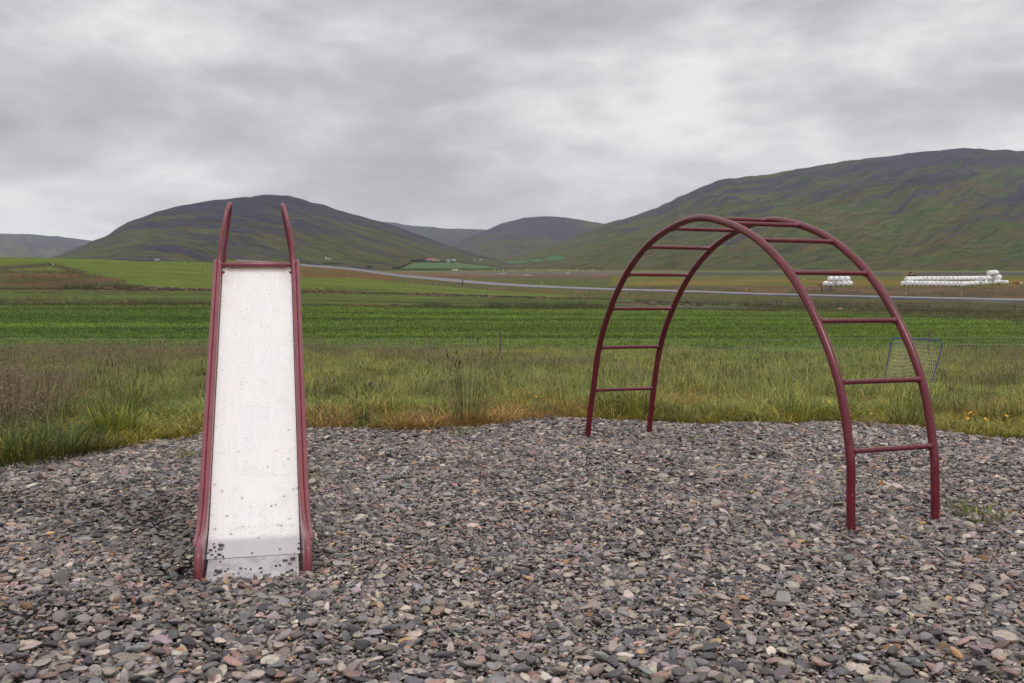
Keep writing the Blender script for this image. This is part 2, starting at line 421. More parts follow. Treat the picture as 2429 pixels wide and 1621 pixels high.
def ground_mat():
    m, t, p = new_mat('ground_vegetation')
    a = N(t, 'ShaderNodeAttribute', attribute_name='Col')
    g = N(t, 'ShaderNodeNewGeometry')
    def nz(sx, sy, sc, det, ro=.6):
        mp = N(t, 'ShaderNodeMapping'); mp.inputs['Scale'].default_value = (sx, sy, 1); t.links.new(g.outputs['Position'], mp.inputs['Vector'])
        n = N(t, 'ShaderNodeTexNoise', i_Scale=sc, i_Detail=det, i_Roughness=ro); t.links.new(mp.outputs[0], n.inputs['Vector']); return n.outputs['Fac']
    k1 = ramp(t, nz(.35, 1.4, 1.2, 9, .68), [(.32, .62), (.5, .98), (.68, 1.45)])
    k2 = ramp(t, nz(.05, .16, .5, 8, .6), [(.3, .78), (.7, 1.25)])
    c = mixc(t, 1.0, mixc(t, 1.0, a.outputs['Color'], k1, 'MULTIPLY'), k2, 'MULTIPLY')
    hue = ramp(t, nz(.1, .5, .9, 7, .6), [(.45, 0.0), (.75, 1.0)])
    c = mixc(t, math_(t, 'MULTIPLY', hue, .35), c, mixc(t, 1.0, c, (1.5, 1.05, .9), 'MULTIPLY'))
    t.links.new(c, p.inputs['Base Color']); p.inputs['Roughness'].default_value = .95; p.inputs['Specular IOR Level'].default_value = .1
    b = N(t, 'ShaderNodeBump', i_Strength=.8, i_Distance=.25); t.links.new(nz(.5, 1.0, 2.2, 8, .7), b.inputs['Height']); t.links.new(b.outputs[0], p.inputs['Normal'])
    return m
M_ground = ground_mat()
ground = obj('ground', me, M_ground, kind='structure')
bvh_parts = [([tuple(v) for v in V], [tuple(f) for f in q.tolist()])]

# ------------------------------------------------------------------ mountains
def mountain_mat(name, green, purple, brown, bias):
    m, t, p = new_mat(name)
    uv = N(t, 'ShaderNodeUVMap'); 
    def nz(sx, sy, det, ro=.6, dist=0.0, z=0.0):
        mp = N(t, 'ShaderNodeMapping'); mp.inputs['Scale'].default_value = (sx, sy, 1); mp.inputs['Location'].default_value = (z, z*1.7, 0)
        t.links.new(uv.outputs[0], mp.inputs['Vector'])
        n = N(t, 'ShaderNodeTexNoise', i_Scale=1.0, i_Detail=det, i_Roughness=ro, i_Distortion=dist); t.links.new(mp.outputs[0], n.inputs['Vector']); return n.outputs['Fac']
    a = N(t, 'ShaderNodeAttribute', attribute_name='Col')
    s_ = N(t, 'ShaderNodeSeparateColor'); t.links.new(a.outputs['Color'], s_.inputs[0])
    hgt = s_.outputs[0]; fine = s_.outputs[1]
    big = nz(.0022, .0016, 7, .55, .3); strk = nz(.016, .0016, 10, .66, .1, 3.1); terr = nz(.003, .035, 9, .66, 0, 7.7); gr = nz(.06, .009, 10, .76, 0, 5.0)
    f = math_(t, 'MULTIPLY', math_(t, 'SUBTRACT', big, .5), 2.0)
    for src, k, c0 in ((strk, 2.8, .5), (terr, .9, .5), (gr, 1.6, .5), (hgt, .75, .45)):
        f = math_(t, 'ADD', f, math_(t, 'MULTIPLY', math_(t, 'SUBTRACT', src, c0), k))
    f = math_(t, 'ADD', f, .5+bias)
    pu = ramp(t, f, [(.40, 0.0), (.62, 1.0)])       # share of bare scree
    gcol = mixc(t, ramp(t, nz(.006, .008, 7, .6, 0, 9.0), [(.38, 0.0), (.62, 1.0)]), green, brown)
    c = mixc(t, pu, gcol, purple)
    c = mixc(t, 1.0, c, ramp(t, gr, [(.34, .62), (.66, 1.6)]), 'MULTIPLY')
    c = mixc(t, 1.0, c, ramp(t, terr, [(.36, .72), (.5, 1.0), (.66, 1.22)]), 'MULTIPLY')
    gul = math_(t, 'ABSOLUTE', math_(t, 'SUBTRACT', nz(.012, .0010, 9, .62, .1, 12.0), .5)); c = mixc(t, 1.0, c, ramp(t, gul, [(0.0, .55), (.022, 1.0)]), 'MULTIPLY')
    rk = math_(t, 'ABSOLUTE', math_(t, 'SUBTRACT', nz(.0025, .018, 9, .7, 0, 15.0), .5)); rk = math_(t, 'MULTIPLY', ramp(t, rk, [(0.0, 1.0), (.016, 0.0)]), ramp(t, hgt, [(.25, 0.0), (.55, .8)])); c = mixc(t, rk, c, (.028, .025, .034))
    t.links.new(c, p.inputs['Base Color']); p.inputs['Roughness'].default_value = 1.0; p.inputs['Specular IOR Level'].default_value = .05
    b = N(t, 'ShaderNodeBump', i_Strength=1.0, i_Distance=30.0); t.links.new(math_(t, 'ADD', strk, terr), b.inputs['Height']); t.links.new(b.outputs[0], p.inputs['Normal'])
    return m
def mountain(name, ridge, D0, D1, Db, nc, nr, amp, seed, mat, pw=1.35, skew=0.0):
    xs = [r[0] for r in ridge]; cx = np.linspace(xs[0], xs[-1], nc)
    ry = np.interp(cx, xs, [r[1] for r in ridge])
    k = np.hanning(7); k /= k.sum(); ry = np.convolve(np.pad(ry, 3, 'edge'), k, 'valid')
    ry = ry+(fbm(cx*.035, cx*0+seed, 5, seed)-.5)*5.0*np.clip((632-ry)/60, 0, 1)
    u = (cx-CX)/F
    d0 = np.interp(cx, xs, np.interp(np.linspace(0, 1, len(xs)), np.linspace(0, 1, len(D0)), D0)) if not isinstance(D0, (int, float)) else np.full(nc, D0)
    zr = EYE+D1*np.tan(np.arctan((CY-ry)/F)-PITCH)
    tf = np.linspace(0, 1, nr); tb = np.linspace(1, 2, 14)[1:]; tt = np.concatenate([tf, tb])
    T, U = np.meshgrid(tt, u, indexing='ij'); ZR = zr[None, :]; D00 = d0[None, :]
    tfc = np.clip(T, 0, 1)
    D = np.where(T <= 1, D00+(D1-D00)*tfc, D1+(Db-D1)*(T-1))
    X = U*D; Y = D
    # slope profile: gentle apron, steep flank, rounded shoulder
    base = -9.0
    sh = tfc**pw; sh = sh*(1-.22*np.sin(tfc*math.pi)*0)
    shoulder = 1-(1-tfc)**2; sh = sh*.72+.28*shoulder*tfc
    zl = EYE+D*(ZR-EYE)/D1                          # line of sight to the ridge
    z = base+(ZR-base)*sh
    lim = EYE+D*(zl*0+(ZR-EYE)/D1)-4.0*(1-tfc)-0.0
    g = (1-np.abs(2*fbm(X*.004+skew*Y*.002, Y*.0011, 5, seed+3)-1))
    g2 = fbm(X*.012, Y*.006, 4, seed+5)-.5
    wv = tfc*(1-tfc)*4
    hh = np.clip((ZR-base)/300, .1, 1.2)
    z = z+((g-.75)*amp*wv+g2*amp*.35*np.clip(tfc*6, 0, 1)*np.clip((1-tfc)*8, 0, 1))*hh
    z = np.where(T <= 1, np.minimum(z, np.maximum(lim, base+.02)), ZR+(base-ZR)*(T-1)**1.3)
    V = np.stack([X, Y, z], -1).reshape(-1, 3)
    me, q = grid_me(name, V, len(tt), nc); me.flip_normals()
    hrel = np.clip((z-base)/max(zr.max()-base, 1), 0, 1); 
    set_col(me, np.stack([hrel, tfc, T*0], -1).reshape(-1, 3))
    uvl = me.uv_layers.new(name='UVMap'); lv = np.empty(len(me.loops), np.int32); me.loops.foreach_get('vertex_index', lv)
    # distance along the flank as v, across as u (metres)
    sl = np.concatenate([np.zeros((1, nc)), np.cumsum(np.sqrt(np.diff(D, axis=0)**2+np.diff(z, axis=0)**2), 0)], 0)
    Us = (U*(.5*(D00+D1))+skew*sl).ravel(); uv = np.stack([Us, sl.ravel()], -1)[lv]
    uvl.data.foreach_set('uv', uv.astype(np.float32).ravel())
    o = obj(name, me, mat, kind='structure')
    bvh_parts.append(([tuple(v) for v in V], [tuple(f) for f in q.tolist()]))
    return o
G_ = (.096, .128, .036); P_ = (.060, .052, .082); B_ = (.120, .098, .044)
mountain('mountain', [(60,640),(129,610),(186,589),(258,558),(310,527),(382,501),(430,488),(475,481),(558,470),(610,465),(651,462),(690,465),(703,469),(765,485),(827,505),(889,522),(930,533),(972,548),(1034,572),(1085,588),(1137,604),(1189,618),(1260,638)],
         [1500, 1500], 3300, 5200, 560, 170, 46, 11, mountain_mat('mountain_scree_west', G_, P_, B_, .04), 1.25, .5)
mountain('mountain', [(1120,640),(1180,618),(1240,600),(1300,583),(1350,565),(1400,547),(1440,530),(1500,513),(1560,490),(1592,476),(1600,469),(1625,460),(1650,449),(1700,428),(1725,423),(1800,417),(1900,399),(2000,382),(2100,370),(2175,361),(2215,358),(2270,351),(2330,355),(2429,358),(2560,372),(2900,420),(3300,500),(3700,600)],
         [2200, 1900, 1700, 1600, 1500, 1500], 4200, 6500, 900, 230, 75, 29, mountain_mat('mountain_scree_east', (.086, .122, .026), P_, (.130, .105, .042), -.10), 1.3, -.55)
mountain('mountain', [(1000,612),(1060,582),(1110,565),(1150,548),(1190,530),(1240,517),(1290,513),(1340,516),(1400,526),(1440,534),(1500,545),(1600,590),(1700,640)],
         4200, 6400, 8200, 300, 110, 50, 41, mountain_mat('mountain_scree_middle', (.070, .102, .034), P_, (.095, .088, .042), -.06), 1.2, .3)
mountain('mountain', [(780,560),(870,522),(920,526),(990,537),(1060,542),(1140,544),(1200,548),(1300,556),(1400,600)],
         5800, 9200, 10400, 240, 90, 50, 53, mountain_mat('mountain_scree_back', (.055, .080, .030), P_, (.070, .065, .030), -.10), 1.2, -.2)
mountain('mountain', [(-500,520),(-300,530),(-120,545),(0,553),(90,556),(180,566),(240,572),(330,600),(420,640)],
         6500, 10500, 11500, 200, 80, 50, 67, mountain_mat('mountain_scree_far_west', G_, (.05, .045, .055), B_, .1), 1.2, 0)

vv = []; ff = []
for a, b in bvh_parts:
    k = len(vv); vv += a; ff += [tuple(i+k for i in f) for f in b]
BVH = BVHTree.FromPolygons(vv, ff); del vv, ff
def hit(px, py, default=1000.0):
    d = ray(px, py).normalized()
    loc, n, i, dist = BVH.ray_cast(Vector((0, 0, EYE)), d, 40000)
    return loc if loc is not None else at(px, py, default)
def drop(x, y):
    loc, n, i, dist = BVH.ray_cast(Vector((x, y, 2000)), Vector((0, 0, -1)), 4000)
    return loc.z if loc is not None else 0.0

# ------------------------------------------------------------------ road
def asphalt():
    m, t, p = new_mat('wet_asphalt'); g = N(t, 'ShaderNodeNewGeometry')
    n = N(t, 'ShaderNodeTexNoise', i_Scale=.15, i_Detail=8.0); t.links.new(g.outputs['Position'], n.inputs['Vector'])
    t.links.new(ramp(t, n.outputs['Fac'], [(.3, (.085, .083, .095)), (.7, (.15, .145, .16))]), p.inputs['Base Color'])
    p.inputs['Roughness'].default_value = .38; return m
bm = bmesh.new(); pr = None
for a, b in zip(ra, rb):
    cur = (bm.verts.new(a), bm.verts.new((a+b)/2+Vector((0, 0, .05))), bm.verts.new(b), bm.verts.new(b+Vector((0, -.8, -.9))))
    if pr:
        for k in range(3): bm.faces.new((pr[k+1], cur[k+1], cur[k], pr[k]))
    pr = cur
road = obj('road', bm_me('road', bm), asphalt(), kind='structure')
bm = bmesh.new(); pr = None
for a, b in zip(ra, rb):
    d = (b-a).normalized(); e1 = a+(b-a)*.93; e2 = a+(b-a)*.955
    cur = (bm.verts.new(e1+Vector((0, 0, .02))), bm.verts.new(e2+Vector((0, 0, .02))))
    if pr: bm.faces.new((pr[1], cur[1], cur[0], pr[0]))
    pr = cur
obj('edge_line', bm_me('edge_line', bm), plain('road_paint', (.7, .7, .68), .6), road)

# farm fields and river bars draped over the land
def drape(name, poly, col, n=26, up=.9, streak=True, kind='structure'):
    xs = [p[0] for p in poly]; ys = [p[1] for p in poly]
    gx = np.linspace(min(xs), max(xs), n*3); gy = np.linspace(min(ys), max(ys), n)
    XX, YY = np.meshgrid(gx, gy, indexing='ij'); XX2 = XX+(fbm(XX*.1, YY*.1, 3, 9)-.5)*2; m = in_poly(XX2, YY, poly)
    V = np.zeros((XX.size, 3))
    for i, (x, y, k) in enumerate(zip(XX.ravel(), YY.ravel(), m.ravel())):
        if k:
            h_ = hit(x, y); V[i] = (h_.x, h_.y, h_.z+up)
    me, q = grid_me(name, V, len(gx), len(gy), mask=m)
    c = np.ones((len(V), 3))*np.array(col); set_col(me, c)
    bm = bmesh.new(); bm.from_mesh(me); bmesh.ops.delete(bm, geom=[v for v in bm.verts if not v.link_faces], context='VERTS'); 
    bmesh.ops.recalc_face_normals(bm, faces=bm.faces); bm.to_mesh(me); bm.free()
    return obj(name, me, M_ground, kind=kind)
drape('field', [(950,640),(965,630),(985,624.5),(1040,623.5),(1095,626),(1150,631),(1180,636),(1200,640.5)], (.075, .14, .042), 14, 1.2)
drape('field', [(1196,620.5),(1248,618),(1258,626),(1205,629)], (.055, .135, .045), 10, 1.5)
drape('field', [(1254,617),(1278,614.5),(1294,623.5),(1264,625)], (.055, .135, .045), 10, 1.5)
drape('field', [(1286,613),(1322,605.5),(1348,616.5),(1305,623)], (.055, .135, .045), 10, 1.5)
drape('river_bar', [(1240,651.5),(1262,653.5),(1270,655.5),(1243,655)], (.30, .28, .27), 8, .15)
drape('river_bar', [(1178,648.6),(1202,648.3),(1201,650),(1180,649.8)], (.38, .36, .36), 8, .15)

# ------------------------------------------------------------------ gravel bed
gx = np.arange(-9.5, 9.6, .07); gy = np.arange(-7, 10.3, .07)
XX, YY = np.meshgrid(gx, gy, indexing='ij'); mk = gravel(XX, YY)
V = np.stack([XX, YY, gz(XX, YY)], -1).reshape(-1, 3)
me, q = grid_me('gravel_bed', V, len(gx), len(gy), mask=mk)
def bed_mat():
    m, t, p = new_mat('dark_soil_and_grit'); g = N(t, 'ShaderNodeNewGeometry')
    v = N(t, 'ShaderNodeTexVoronoi', i_Scale=160.0); t.links.new(g.outputs['Position'], v.inputs['Vector'])
    n = N(t, 'ShaderNodeTexNoise', i_Scale=60.0, i_Detail=6.0); t.links.new(g.outputs['Position'], n.inputs['Vector'])
    c = mixc(t, .45, ramp(t, n.outputs['Fac'], [(.3, (.016, .012, .013)), (.7, (.045, .036, .036))]), mixc(t, 1.0, v.outputs['Color'], (.12, .105, .105), 'MULTIPLY'))
    t.links.new(c, p.inputs['Base Color']); p.inputs['Roughness'].default_value = .8
    b = N(t, 'ShaderNodeBump', i_Strength=.8, i_Distance=.004); t.links.new(v.outputs['Distance'], b.inputs['Height']); t.links.new(b.outputs[0], p.inputs['Normal'])
    return m
bed = obj('gravel_bed', me, bed_mat(), kind='structure')

def pebble_mesh(i):
    r = random.Random(100+i)
    bm = bmesh.new(); bmesh.ops.create_icosphere(bm, subdivisions=3 if i < 6 else 2, radius=1)
    npl = r.randint(7, 13); pl = []
    for k in range(npl):
        n = Vector((r.gauss(0, 1), r.gauss(0, 1), r.gauss(0, .8))).normalized(); pl.append((n, r.uniform(.72, 1.05)))
    p = r.choice((4.5, 6, 8, 11)); bx, by, bz = 1.0, r.uniform(.50, .88), r.uniform(.20, .44)
    for v in bm.verts:
        d = v.co.normalized(); s = sum(max(0, d.dot(n)/h)**p for n, h in pl)+1e-6
        rad = min(s**(-1/p), 1.15); v.co = Vector((d.x*rad*bx, d.y*rad*by, d.z*rad*bz))
    me = bm_me('pebble', bm); me.materials.append(M_peb)
    return me
NP = 18
peb_me = [pebble_mesh(i) for i in range(NP)]
def source(name, meshes):
    c = bpy.data.collections.new(name)
    for i, m in enumerate(meshes):
        o = bpy.data.objects.new('%s_%03d' % (name, i), m); c.objects.link(o)
    return c
def scatter(name, P, rot, scl, idx, tint, coll, **props):
    me = bpy.data.meshes.new(name); n = len(P)
    me.vertices.add(n); me.vertices.foreach_set('co', np.asarray(P, np.float32).ravel())
    a = me.attributes.new('rot', 'FLOAT_VECTOR', 'POINT'); a.data.foreach_set('vector', np.asarray(rot, np.float32).ravel())
    a = me.attributes.new('scl', 'FLOAT_VECTOR', 'POINT'); a.data.foreach_set('vector', np.asarray(scl, np.float32).ravel())
    a = me.attributes.new('idx', 'INT', 'POINT'); a.data.foreach_set('value', np.asarray(idx, np.int32))
    t4 = np.ones((n, 4), np.float32); t4[:, :3] = tint
    a = me.attributes.new('tint', 'FLOAT_COLOR', 'POINT'); a.data.foreach_set('color', t4.ravel())
    o = obj(name, me, None, **props)
    g = bpy.data.node_groups.new(name+'_nodes', 'GeometryNodeTree')
    g.interface.new_socket('Geometry', in_out='INPUT', socket_type='NodeSocketGeometry'); g.interface.new_socket('Geometry', in_out='OUTPUT', socket_type='NodeSocketGeometry')
    gi = g.nodes.new('NodeGroupInput'); go = g.nodes.new('NodeGroupOutput')
    ip = g.nodes.new('GeometryNodeInstanceOnPoints'); ci = g.nodes.new('GeometryNodeCollectionInfo')
    ci.inputs['Collection'].default_value = coll; ci.inputs['Separate Children'].default_value = True; ci.inputs['Reset Children'].default_value = True
    def na(nm, ty):
        x = g.nodes.new('GeometryNodeInputNamedAttribute'); x.data_type = ty; x.inputs['Name'].default_value = nm; return [s for s in x.outputs if s.enabled][0]
    er = g.nodes.new('FunctionNodeEulerToRotation')
    l = g.links.new; l(gi.outputs[0], ip.inputs['Points']); l(ci.outputs[0], ip.inputs['Instance']); ip.inputs['Pick Instance'].default_value = True
    l(na('idx', 'INT'), ip.inputs['Instance Index']); l(na('rot', 'FLOAT_VECTOR'), er.inputs[0]); l(er.outputs[0], ip.inputs['Rotation']); l(na('scl', 'FLOAT_VECTOR'), ip.inputs['Scale'])
    l(ip.outputs[0], go.inputs[0])
    md = o.modifiers.new('scatter', 'NODES'); md.node_group = g
    return o
PAL = np.array([(.20,.185,.185),(.15,.145,.155),(.26,.235,.215),(.31,.28,.25),(.10,.10,.112),(.055,.055,.066),(.24,.165,.145),(.185,.125,.115),(.29,.20,.105),(.36,.335,.315),(.155,.165,.175),(.21,.20,.17),(.26,.14,.07),(.20,.17,.19)])
PW = np.array([17,15,15,9,13,9,6,4,1.6,3.5,8,8,.45,8.]); PW /= PW.sum()
def slide_xy(X, Y):                                # slide's own frame
    c, s = math.cos(R(13.1)), math.sin(R(13.1)); dx = X+1.25; dy = Y-4.70
    return dx*c+dy*s, -dx*s+dy*c
n = 580000
py0, py1 = 1.6, 10.1
yy_ = np.sqrt(rng.uniform(0, 1, n)*((py1+1.6)**2-(py0+1.6)**2)+(py0+1.6)**2)-1.6
xx_ = rng.uniform(-1, 1, n)*(.62*yy_+1.0)
keep = gravel(xx_, yy_)
# bare soil hollows, mostly to the left
soil = fbm(xx_*.95+4, yy_*1.5, 4, 61); left = np.clip((-.9-xx_)/1.2, 0, 1)*np.clip((yy_-3.3)/.9, 0, 1)*np.clip((7.2-yy_)/1.2, 0, 1)
bare = np.clip((soil-.45)/.16, 0, 1)*left*.55+np.clip((soil-.66)/.05, 0, 1)*.3
bare = np.maximum(bare, .93*np.exp(-(((xx_+1.60)/.13)**2+((yy_-4.72)/.22)**2)))
sizeg = rng.uniform(0, 1, n); keep &= sizeg > bare
lx, ly = slide_xy(xx_, yy_); keep &= ~((np.abs(lx) < .26) & (ly > -.03) & (ly < .6))
xx_, yy_, soil, left = xx_[keep], yy_[keep], soil[keep], left[keep]; n = len(xx_)
patch = fbm(xx_*.7, yy_*.7, 3, 63); near_f = np.interp(yy_, [3, 5, 9.5], [1.12, .95, .95])
L_ = np.exp(rng.normal(math.log(.0093), .56, n))*near_f*(.82+.4*patch); L_ = np.clip(L_, .0035, .034)
big_ = rng.uniform(0, 1, n) < .004; L_[big_] *= 1.6; L_ = np.clip(L_, .0035, .042)
zz_ = gz(xx_, yy_)+rng.uniform(0, 1, n)**.8*.030+L_*.15
# pebbles heap up a little at the slide's lip and the pipe feet
tilt = rng.normal(0, .25, (n, 2)); steep = rng.uniform(0, 1, n) < .06; tilt[steep] *= 3
rot = np.stack([tilt[:, 0], tilt[:, 1], rng.uniform(0, 6.283, n)], -1)
scl = np.stack([L_*rng.uniform(.9, 1.25, n), L_*rng.uniform(.8, 1.15, n), L_*rng.uniform(.8, 1.2, n)], -1)
ti = rng.choice(len(PAL), n, p=PW); tint = PAL[ti]*np.array((1.0, .93, .86))*1.30*rng.uniform(.42, 1.50, (n, 1))*rng.uniform(.95, 1.05, (n, 3))*(1-.30*left[:, None]*np.clip((soil[:, None]-.40)/.1, 0, 1))
wm_ = np.clip(.5+.5*fbm(xx_*.6, yy_*.6, 3, 65), 0, 1)[:, None]; tint = tint*(.88+.25*wm_)
idx = rng.integers(0, NP, n)
# the stones that show largest become separate children of the gravel bed
dpx = F*L_/np.maximum(yy_, .5); ppx, ppy = proj(xx_, yy_, zz_); vis = (ppx > 10) & (ppx < 2420) & (ppy < 1640) & (ppy > 0)
score = np.where(vis, dpx*(1+.0*yy_), 0); order = np.argsort(-score); solo = order[:300]; rest = np.ones(n, bool); rest[solo] = False
stone_me = []
for m_ in peb_me:
    c_ = m_.copy(); c_.name = 'stone'; c_.materials.clear(); c_.materials.append(M_stone); stone_me.append(c_)
for i in solo:
    o = bpy.data.objects.new('stone', stone_me[idx[i]]); COL.objects.link(o); o.parent = bed
    o.location = (xx_[i], yy_[i], zz_[i]+.012+L_[i]*.12); o.rotation_euler = (rot[i][0]*.7, rot[i][1]*.7, rot[i][2]); o.scale = scl[i]; o.color = (*tint[i], 1)
peb_src = source('pebble_source', peb_me)
scatter('gravel', np.stack([xx_, yy_, zz_], -1)[rest], rot[rest], scl[rest], idx[rest], tint[rest], peb_src, kind='stuff')

# ------------------------------------------------------------------ grass meshes
def blades(specs, name, mat=None):
    """specs: list of (root, dir angle, height, lean, width, shade0, shade1, droop)"""
    V = []; Fc = []; Cc = []
    for (x, y, a, h, lean, wd, s0, s1, dr) in specs:
        dx, dy = math.cos(a), math.sin(a); px, py = -dy*wd*.5, dx*wd*.5; k = len(V); seg = 3
        for j in range(seg+1):
            t = j/seg; r_ = lean*h*(t**1.7); z = h*t-dr*h*t**3
            wj = 1-t*.35 if j < seg else 0
            cx, cy = x+dx*r_, y+dy*r_; c = tuple(s0[q]*(1-t)+s1[q]*t for q in range(3))
            if j < seg:
                V += [(cx-px*wj, cy-py*wj, z), (cx+px*wj, cy+py*wj, z)]; Cc += [c, c]
            else:
                V.append((cx, cy, z)); Cc.append(c)
        for j in range(seg-1): Fc.append((k+2*j, k+2*j+1, k+2*j+3, k+2*j+2))
        Fc.append((k+2*seg-2, k+2*seg-1, k+2*seg))
    return V, Fc, Cc
def to_me(name, V, Fc, Cc, mat):
    me = bpy.data.meshes.new(name); me.from_pydata(V, [], Fc); me.shade_smooth()
    a = me.color_attributes.new('shade', 'FLOAT_COLOR', 'POINT'); d = np.ones((len(V), 4), np.float32); d[:, :3] = np.array(Cc); a.data.foreach_set('color', d.ravel())
    me.materials.append(mat); return me
def head(V, Fc, Cc, base, top, rad, c):
    base, top = Vector(base), Vector(top); k = len(V); ax = (top-base).normalized(); u = ax.orthogonal().normalized(); v = ax.cross(u)
    for t, r_ in ((0, .45), (.25, 1), (.75, .9), (1, .3)):
        p = base.lerp(top, t)
        for q in range(4):
            V.append(tuple(p+(u*math.cos(q*1.571)+v*math.sin(q*1.571))*rad*r_)); Cc.append(c)
    for j in range(3):
        for q in range(4): Fc.append((k+j*4+q, k+j*4+(q+1) % 4, k+(j+1)*4+(q+1) % 4, k+(j+1)*4+q))
def tuft(name, seed, n, h, spread, wd, lean=(.2, .8), dry=.15, root=.06, mat=None, droop=.15):
    r = random.Random(seed); sp = []
    for i in range(n):
        d = r.random() < dry; hh = h*r.uniform(.45, 1.1)*(.8 if d else 1)
        s0 = (1.15, .85, .75) if not d else (1.6, 1.05, .8); s1 = (1.0, 1.0, 1.0) if not d else (2.1, 1.5, 1.3)
        k = r.choice((.45, .7, .95, 1.2, 1.7)); s0 = tuple(q*k for q in s0); s1 = tuple(q*k*1.1 for q in s1)
        rr_ = root*math.sqrt(r.random()); an = r.uniform(0, 6.283)
        sp.append((rr_*math.cos(an), rr_*math.sin(an), an+r.gauss(0, .7), hh, r.uniform(*lean)*spread, wd*r.uniform(.7, 1.3), s0, s1, droop*r.uniform(.3, 1.6)))
    V, Fc, Cc = blades(sp, name); return to_me(name, V, Fc, Cc, mat or M_leaf)
def airy(name, seed, n, h, col, mat=None, root=.10, rad=.004):
    """fine stalks carrying a loose brownish flower cloud"""
    r = random.Random(seed); sp = []; V = []; Fc = []; Cc = []; hd = []
    for i in range(n):
        a = r.uniform(0, 6.283); rr_ = root*math.sqrt(r.random()); hh = h*r.uniform(.6, 1.1); ln = r.uniform(.08, .4)
        x, y = rr_*math.cos(a), rr_*math.sin(a); sp.append((x, y, a, hh, ln, .0035, (.9, .8, .7), (1.2, .9, .9), .05))
        tx, ty = x+math.cos(a)*ln*hh, y+math.sin(a)*ln*hh
        for k in range(r.randint(9, 14)):
            q = r.uniform(.62, 1.03); g = r.gauss(0, .020*(1.3-abs(q-.8))); g2 = r.gauss(0, .02)
            hd.append((x+(tx-x)*q+g, y+(ty-y)*q+g2, hh*q*.96))
    V, Fc, Cc = blades(sp, name)
    for (x, y, z) in hd:
        k = len(V); s = rad*r.uniform(.6, 1.7); a = r.uniform(0, 6.28); e = r.uniform(-.8, .8)
        dx, dy, dz = math.cos(a)*s*2.4, math.sin(a)*s*2.4, e*s*2.4
        V += [(x-dx, y-dy, z-dz), (x+dy*.35, y-dx*.35, z+s*.5), (x+dx, y+dy, z+dz)]; m = r.uniform(.7, 1.4); Cc += [tuple(c*m for c in col)]*3; Fc.append((k, k+1, k+2))
    return to_me(name, V, Fc, Cc, mat or M_leaf)
def timothy(name, seed, n, h, mat=None, root=.06, hc=(.75, .45, .75)):
    r = random.Random(seed); sp = []; hd = []
    for i in range(n):
        a = r.uniform(0, 6.283); rr_ = root*math.sqrt(r.random()); hh = h*r.uniform(.6, 1.15); ln = r.uniform(.03, .28)
        x, y = rr_*math.cos(a), rr_*math.sin(a); sp.append((x, y, a, hh, ln, .0045, (.9, .9, .8), (1.1, 1.0, .9), 0))
        if r.random() < .8:
            tx, ty = x+math.cos(a)*ln*hh, y+math.sin(a)*ln*hh
            hd.append(((tx, ty, hh*.98), (tx+math.cos(a)*ln*.05, ty+math.sin(a)*ln*.05, hh+r.uniform(.03, .065)), r.uniform(.0035, .005)))
    V, Fc, Cc = blades(sp, name)
    for b, t_, q in hd: head(V, Fc, Cc, b, t_, q, hc)
    return to_me(name, V, Fc, Cc, mat or M_leaf)
lush = [tuft('lush', i, 46, .24, 1.7, .0055, lean=(.2, 1.1), dry=.10, root=.11, droop=.35) for i in range(5)]
long_ = [tuft('long', 20+i, 36, .40, 1.3, .005, lean=(.15, 1.0), dry=.2, root=.12, droop=.3) for i in range(5)]
straw = [tuft('straw', 40+i, 44, .17, 1.6, .004, lean=(.4, 1.3), dry=.85, root=.10, droop=.4) for i in range(4)]
fluff = [airy('fluff', 60+i, 14, .46, (1.7, 1.25, 1.65)) for i in range(4)]
timo = [timothy('timo', 80+i, 4, .50) for i in range(4)]
short = [tuft('short', 90+i, 26, .10, 1.2, .010, dry=.04, root=.16) for i in range(4)]
gsrc = source('grass_source', lush+long_+straw+fluff+timo+short)     # children sort by name: zero padded
IL, IG, IS, IF, IT, IM = (0, 5), (5, 10), (10, 14), (14, 18), (18, 22), (22, 26)

def spread(n, y0, y1, hw=.60, pad=1.2, exclude=True):
    a, b = (y0+2)**2, (y1+2)**2
    y = np.sqrt(rng.uniform(a, b, n))-2; x = rng.uniform(-1, 1, n)*(hw*y+pad)
    if exclude: k = ~gravel(x, y); x, y = x[k], y[k]
    return x, y
def put_grass(name, x, y, kindr, tint, sc, jit=.25, z=None):
    n = len(x)
    if z is None: z = ground_z(x, y)
    P = np.stack([x, y, z-.01], -1); rot = np.stack([rng.normal(0, .08, n), rng.normal(0, .08, n), rng.uniform(0, 6.283, n)], -1)
    s = sc*rng.uniform(1-jit, 1+jit, n); scl = np.stack([s, s, s*rng.uniform(.8, 1.2, n)], -1)
    idx = rng.integers(kindr[0], kindr[1], n)
    return scatter(name, P, rot, scl, idx, tint, gsrc, kind='stuff')
def tints(base, n, v=.22): return np.array(base)*rng.uniform(1-v, 1+v, (n, 1))*rng.uniform(.93, 1.07, (n, 3))
def edge_dist(x, y):                               # distance to the gravel outline, metres (approx)
    d = np.full(x.shape, 1e9); P = GP
    for i in range(len(P)-3):
        a = np.array(P[i]); b = np.array(P[i+1]); e = b-a; t = np.clip(((x-a[0])*e[0]+(y-a[1])*e[1])/(e@e), 0, 1)
        d = np.minimum(d, np.hypot(x-a[0]-t*e[0], y-a[1]-t*e[1]))
    return d
